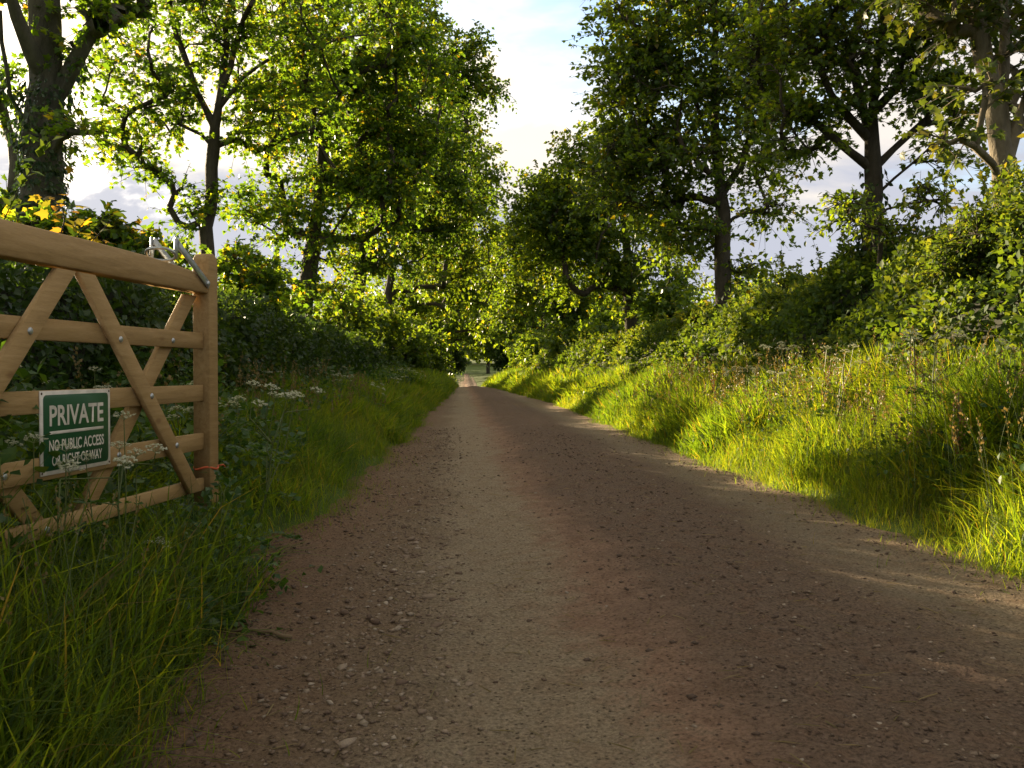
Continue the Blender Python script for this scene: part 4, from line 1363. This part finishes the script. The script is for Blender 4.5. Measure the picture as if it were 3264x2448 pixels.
# foreground tussocks before the gate
x, y = [], []
for cx, cy, sd, k in ((-.98, 1.75, .13, 650), (-1.18, 2.0, .16, 900), (-1.02, 2.15, .12, 520), (-1.35, 2.25, .16, 700), (-.98, 2.55, .10, 330), (-1.12, 2.75, .13, 420), (-.98, 3.05, .09, 240), (-1.25, 2.45, .15, 500), (-.80, 1.60, .07, 150), (-.86, 2.3, .07, 140), (-1.10, 3.2, .10, 330), (-1.06, 3.6, .09, 300), (-1.03, 3.95, .08, 240), (-1.3, 2.9, .12, 380)):
    x.append(rng.normal(cx, sd, k))
    y.append(rng.normal(cy, sd, k))
x, y = np.concatenate(x), np.concatenate(y)
ok = x < -.70
x, y = x[ok], y[ok]
h = rng.uniform(.12, .50, len(x)) * np.interp(x, [-1.4, -1.05, -.85, -.7], [1.35, 1.15, .75, .35])
grass_patch('verge_grass', 'coarse long grass tussocks at the lane edge before the gate', x, y, h, BL, M['grass'], .8)
# thin trodden fringe where grass meets the earth
both = rng.random(9000) < .55
y = 1.6 + 16 * rng.random(9000) ** 1.2
s = rng.exponential(.09, 9000)
cl_ = fbm(np.stack([y * 3.1, 5.0 * both, 0 * y], -1), 2)
ok = cl_ > .38
x = np.where(both, xr(y) - s + .05, xl(y) + s - .05)[ok]
y = y[ok]
grass_patch('verge_grass', 'thin trodden grass fringe along the lane edges', x, y, rng.uniform(.03, .13, len(x)), BL[1:], M['grass'], 1.3, zf=track_z)
# beyond: pasture grass on the far meadow gap is in the ground material

# broad-leaved undergrowth


def undergrowth(label, n, y0, y1, side, s0, s1, hmax, size, leaf=KITE):
    y = y0 + (y1 - y0) * rng.random(n) ** 1.2
    s = s0 + (s1 - s0) * rng.random(n)
    x = xr(y) + s if side > 0 else xl(y) - s
    c = fbm(np.stack([x * 1.8, y * 1.8, 0 * x + 11], -1), 3)
    hh = hmax * np.clip((c - .25) * 2.0, .08, 1.2)
    z = terrain(x, y) + hh * rng.random(n) ** .6
    P = np.stack([x, y, z], -1)
    V, F, rr = scatter(leaf, P, basis(rvec(n) + [0, 0, -.1], rvec(n) * .6 + [0, 0, 1]), size * rng.uniform(.5, 1.4, n) * (1 + np.clip(y - 10, 0, 50) * .04), rng.random(n))
    link('undergrowth', make_mesh('undergrowth', V, [F], rnd=rr), M['weed'], kind='stuff', label=label, cat='weeds')


undergrowth('leafy nettles and weeds among the sunlit verge grass', 17000, 3.0, 25, 1, .35, 2.2, .72, .046)
undergrowth('leafy weeds at the hedge foot behind the gate', 13000, 2.2, 7.5, -1, .45, 2.2, .95, .060)
undergrowth('leafy weeds along the shaded hedge foot', 9000, 6.5, 28, -1, .9, 2.4, 1.0, .06)
undergrowth('low ground ivy leaves below the gate', 2600, 2.6, 4.6, -1, .05, .6, .14, .05, STAR)


def weed_clump(name, label, cx, cy, r, h, n, size, leaf=OV4):
    x, y = rng.normal(cx, r, n), rng.normal(cy, r, n)
    q = np.exp(-((x - cx) ** 2 + (y - cy) ** 2) / (2.2 * r * r))
    z = terrain(x, y) + h * q * rng.random(n) ** .7
    P = np.stack([x, y, z], -1)
    root = thing(name, label, 'weeds', (cx, cy, terrain1(cx, cy)))
    base = np.array(root.location)
    V, F, rr = scatter(leaf, P - base, basis(rvec(n) + [0, 0, -.1], rvec(n) * .7 + [0, 0, 1]), size * rng.uniform(.5, 1.3, n), rng.random(n))
    link('leaves', make_mesh('leaves', V, [F], rnd=rr), M['weed'], parent=root, kind='stuff')
    mb = MB()
    for i in range(0, n, 14):
        mb.tube(np.array([[x[i] * .3 + cx * .7, y[i] * .3 + cy * .7, terrain1(cx, cy)], P[i] * .5 + np.array([cx, cy, z[i]]) * .5, P[i]]) - base, [.003, .0025, .0015], 3, cap=False)
    link('stems', mb.mesh('stems'), M['stem'], parent=root, kind='stuff')


weed_clump('goosegrass', 'leafy goosegrass clump scrambling up the gate stile foot', -1.06, 3.98, .14, .62, 520, .045)
weed_clump('goosegrass', 'low leafy weed clump under the lower brace ends', -1.12, 3.62, .16, .40, 420, .045)
weed_clump('nettle', 'leafy weed clump just past the gate stile', -1.28, 4.45, .20, .70, 520, .05)
weed_clump('bindweed', 'ivy-leaved weed patch on bare soil before the gate', -1.0, 3.35, .16, .20, 380, .05, STAR)


# seeding grass stalks
def seed_stalks(label, pts, hts, sz=1.0):
    mb, P, Fw = MB(), [], []
    for (x, y), h in zip(pts, hts):
        b = np.array([x, y, terrain1(x, y)])
        ln = rng.normal(0, .14, 2)
        t = np.linspace(0, 1, 5)[:, None]
        Q = b + np.array([0, 0, h]) * t + np.array([ln[0], ln[1], 0]) * h * t ** 2
        mb.tube(Q, np.linspace(.0022, .0012, 5), 3, cap=False)
        k = 16
        u = rng.uniform(.78, 1.0, k)
        c = np.stack([np.interp(u, t[:, 0], Q[:, i]) for i in range(3)], -1)
        P.append(c + rng.normal(0, .008 * sz, c.shape))
        Fw.append(np.tile([ln[0], ln[1], 1.0], (k, 1)) + rng.normal(0, .35, (k, 3)))
    P, Fw = np.concatenate(P), np.concatenate(Fw)
    V, F, rr = scatter(KITE, P, basis(Fw, rvec(len(P))), sz * rng.uniform(.014, .03, len(P)), rng.random(len(P)))
    root = thing('seeding_grass', label, 'grass')
    root['kind'] = 'stuff'
    link('stalks', mb.mesh('stalks', rnd=True), M['stem'], parent=root, kind='stuff')
    link('seed_heads', make_mesh('seed_heads', V, [F], rnd=rr), M['seed'], parent=root, kind='stuff')


y = rng.uniform(3.2, 16, 560)
x = xr(y) + rng.uniform(.25, 1.4, 560)
seed_stalks('brown seeding grass stalks in the sunlit verge', list(zip(x, y)), rng.uniform(.5, 1.05, 560), .8)
y = rng.uniform(5, 16, 200)
x = xl(y) - rng.uniform(.4, 2.1, 200)
seed_stalks('seeding grass stalks in the shaded hedge verge', list(zip(x, y)), rng.uniform(.5, .9, 200))
x, y = rng.uniform(-1.5, -.95, 34), rng.uniform(1.8, 3.2, 34)
seed_stalks('pale seeding grass stalks before the gate', list(zip(x, y)), rng.uniform(.4, .72, 34), .5)


# ------------------------------------------------------------------ cow parsley
def parsley_parts(seed, h, spread, nu):
    g = np.random.default_rng(seed)
    stem = MB()
    main = np.array([[0, 0, 0], [.02, .01, .35 * h], [.0, .03, .62 * h], [.02, .02, .8 * h]])
    stem.tube(main, [.0065, .0055, .0045, .004], 5, rnd=.4)
    umb = []
    for k in range(nu):
        a = k * 2.4 + g.normal(0, .3)
        st_ = main[1 + (k % 3)]
        rr_ = spread * g.uniform(.4, 1.0) if k else 0.02
        e = np.array([math.cos(a) * rr_, math.sin(a) * rr_, h * g.uniform(.84, 1.0) - .25 * rr_])
        m = st_ * .5 + e * .5 + np.array([math.cos(a), math.sin(a), -.35]) * .10 * rr_ / spread
        stem.tube([st_, m, e], [.0035, .003, .002], 4, cap=False, rnd=.6)
        u = MB()
        ax = e - m
        ax = ax / np.linalg.norm(ax) + np.array([0, 0, .8])
        ax /= np.linalg.norm(ax)
        A = np.cross(ax, [.9, .3, .1])
        A /= np.linalg.norm(A)
        B = np.cross(ax, A)
        nr = 11
        for i in range(nr):
            th = i * 2.399
            q = .046 * math.sqrt((i + .5) / nr)
            tip = e + (A * math.cos(th) + B * math.sin(th)) * q + ax * (.036 - 11 * q * q)
            u.tube([e, tip], [.0010, .0007], 3, cap=False, rnd=0.0)
            kf = 8
            fp = tip + g.normal(0, .0048, (kf, 3)) * np.array([1, 1, .5])
            for fpt in fp:
                s = g.uniform(.0035, .006)
                nA = A + g.normal(0, .3, 3)
                u.add([fpt + nA * s, fpt + B * s, fpt - nA * s, fpt - B * s, fpt + ax * s * .5],
                      [(0, 1, 4), (1, 2, 4), (2, 3, 4), (3, 0, 4)], g.uniform(.3, 1))
        umb.append(u.mesh('umbel'))
    # feathery leaves
    P, Fw = [], []
    for k in range(5):
        a = g.uniform(0, 6.28)
        z0 = h * g.uniform(.08, .6)
        dr = np.array([math.cos(a), math.sin(a), .5])
        L = .26 * g.uniform(.7, 1.2)
        b = np.array([0, 0, z0])
        stem.tube([b, b + dr * L * .5, b + dr * L + [0, 0, -.08]], [.0025, .002, .0012], 3, cap=False, rnd=.4)
        m = 46
        u = g.uniform(.3, 1, m)
        side = g.uniform(-1, 1, m) * .11 * (1.1 - u)
        sv = np.array([-math.sin(a), math.cos(a), 0])
        P.append(b + dr * (u * L)[:, None] + sv * side[:, None] * 1.6 + np.array([0, 0, -.08]) * (u ** 2)[:, None])
        Fw.append(dr * .6 + sv * np.sign(side)[:, None] + g.normal(0, .25, (m, 3)))
    P, Fw = np.concatenate(P), np.concatenate(Fw)
    V, F, rr = scatter(KITE, P, basis(Fw, np.tile([0, 0, 1.], (len(P), 1)) + g.normal(0, .3, (len(P), 3))), g.uniform(.02, .045, len(P)), g.random(len(P)))
    return stem.mesh('stem'), umb, make_mesh('leaves', V, [F], rnd=rr)


KITS = [parsley_parts(s, 1.0, .26, nu) for s, nu in ((1, 7), (2, 6), (3, 8), (4, 5))]


def cow_parsley(x, y, h, kit, label, group=None, lean=(0, 0), rz=None, z=None):
    st_, umb, lv = KITS[kit % 4]
    root = thing('cow_parsley', label, 'wildflower', (x, y, terrain1(x, y) - .01 if z is None else z), group)
    root.rotation_euler = (lean[0], lean[1], float(rng.uniform(0, 6.28)) if rz is None else rz)
    root.scale = (h, h, h)
    link('stem', st_, M['stem'], parent=root)
    link('leaves', lv, M['weed'], parent=root, kind='stuff')
    for u in umb:
        link('umbel', u, M['floret'], parent=root)
    return root


def gate_pt(t, w):
    return GP + GU * t + GN * w


p = gate_pt(1.12, .16)
cow_parsley(p[0], p[1], .80, 0, 'cow parsley with white umbels standing in front of the PRIVATE sign', rz=.6)
p = gate_pt(1.36, .12)
cow_parsley(p[0], p[1], .74, 3, 'small cow parsley flowering beside the sign edge', rz=2.0)
p = gate_pt(.85, .16)
cow_parsley(p[0], p[1], .36, 1, 'low cow parsley flowering below the bottom rail')
cow_parsley(-1.15, 4.85, 1.02, 2, 'large cow parsley leaning out past the gate stile', lean=(.0, .22), rz=.4)
cow_parsley(-1.30, 5.2, .95, 0, 'cow parsley bending over the grass past the gate stile', lean=(-.1, .30), rz=2.4)
LG = 'cow parsley in flower in the shaded grass under the trimmed hedge'
for k in range(18):
    y = 9.5 + 24 * rng.random() ** 1.1
    x = float(xl(np.array(y))) - rng.uniform(.7, 1.9)
    cow_parsley(x, y, rng.uniform(.62, .95), k, LG, 'cow parsley along the hedge verge', lean=(float(rng.normal(0, .14)), float(rng.normal(0, .14))))
LG2 = 'cow parsley in flower behind the rails of the gate at the hedge foot'
for k in range(5):
    y = rng.uniform(3.6, 6.2)
    x = rng.uniform(-2.5, -1.75)
    cow_parsley(x, y, rng.uniform(.65, .9), k, LG2, 'cow parsley behind the gate')
LG3 = 'cow parsley in flower in the sunlit verge below the bramble bank'
for k in range(26):
    y = 5.2 + 28 * rng.random() ** 1.2
    x = float(xr(np.array(y))) + rng.uniform(.7, 1.7)
    cow_parsley(x, y, rng.uniform(.6, 1.1), k, LG3, 'cow parsley along the bank verge', lean=(float(rng.normal(0, .14)), float(rng.normal(0, .14))))
cow_parsley(3.42, 6.0, 1.15, 2, 'tall pale seeding hogweed-like umbel plant in front of the bramble hollow', rz=1.0)
cow_parsley(2.72, 3.55, .50, 1, 'grey-white round-headed flower plant at the sunlit lane edge', rz=1.0)

# docks with rusty seed spikes
M['dock'] = leaf_mat('dock_seed', [(0.0, (.16, .075, .03)), (1.0, (.26, .13, .05))], tmul=(1.2, 1.1, .9), tfac=.3)


def dock(x, y, h, label, seed):
    g = np.random.default_rng(seed)
    root = thing('dock_plant', label, 'weed', (x, y, terrain1(x, y) - .01))
    mb = MB()
    top = np.array([g.normal(0, .06), g.normal(0, .06), h])
    t = np.linspace(0, 1, 6)[:, None]
    Q = top * t + np.array([.03, .02, 0]) * np.sin(t * 3)
    mb.tube(Q, np.linspace(.006, .003, 6), 5, rnd=.3)
    u = g.uniform(.5, 1, 170)
    P = np.stack([np.interp(u, t[:, 0], Q[:, i]) for i in range(3)], -1) + g.normal(0, .016, (170, 3))
    V, F, rr = scatter(KITE, P, basis(rvec(170) + [0, 0, .3], rvec(170)), g.uniform(.012, .024, 170), g.random(170))
    link('stem', mb.mesh('stem'), M['stem'], parent=root)
    link('seed_spike', make_mesh('seed_spike', V, [F], rnd=rr), M['dock'], parent=root, kind='stuff')
    for k in range(7):
        a = k * 2.4
        z0 = h * (.05 + .07 * k)
        dr = np.array([[math.cos(a), math.sin(a), .75]])
        V, F, rr = scatter(OVAL, np.array([[0, 0, z0]]), basis(dr, np.array([[0, 0, 1.]])), np.array([.26 - .022 * k]), np.array([g.random()]))
        link('leaf', make_mesh('leaf', V, [F], rnd=rr), M['weed'], parent=root)


dock(3.35, 6.2, 1.0, 'tall rusty dock spike against the bramble hollow', 1)
dock(3.15, 5.35, .75, 'short rusty dock leaning in the near sunlit grass', 2)
dock(3.5, 8.4, .9, 'rusty dock further along the sunlit verge', 3)
dock(3.3, 11.0, .9, 'rusty dock deep in the verge below the tall full-crowned sycamore', 4)

# fallen stick at the lane edge
mb = MB()
pa, pb = np.array([-.93, 3.42]), np.array([-.63, 3.27])
t = np.linspace(0, 1, 9)
Q = np.stack([pa[0] + (pb[0] - pa[0]) * t, pa[1] + (pb[1] - pa[1]) * t + .05 * t ** 3, .035 + .012 * np.sin(t * 5)], -1)
Q[:, 2] = track_z(Q[:, 0], Q[:, 1]) + .012
mb.tube(Q - Q[0], np.linspace(.004, .0095, 9), 7)
mb.tube(np.array([Q[5], Q[5] + [.03, .05, .01]]) - Q[0], [.005, .003], 5)
link('stick', mb.mesh('stick', smooth=True, rnd=False), plain_mat('bare_stick', (.14, .095, .05), .85), label='bare bent stick lying on the red earth at the grass edge', cat='stick', loc=[float(c) for c in Q[0]])
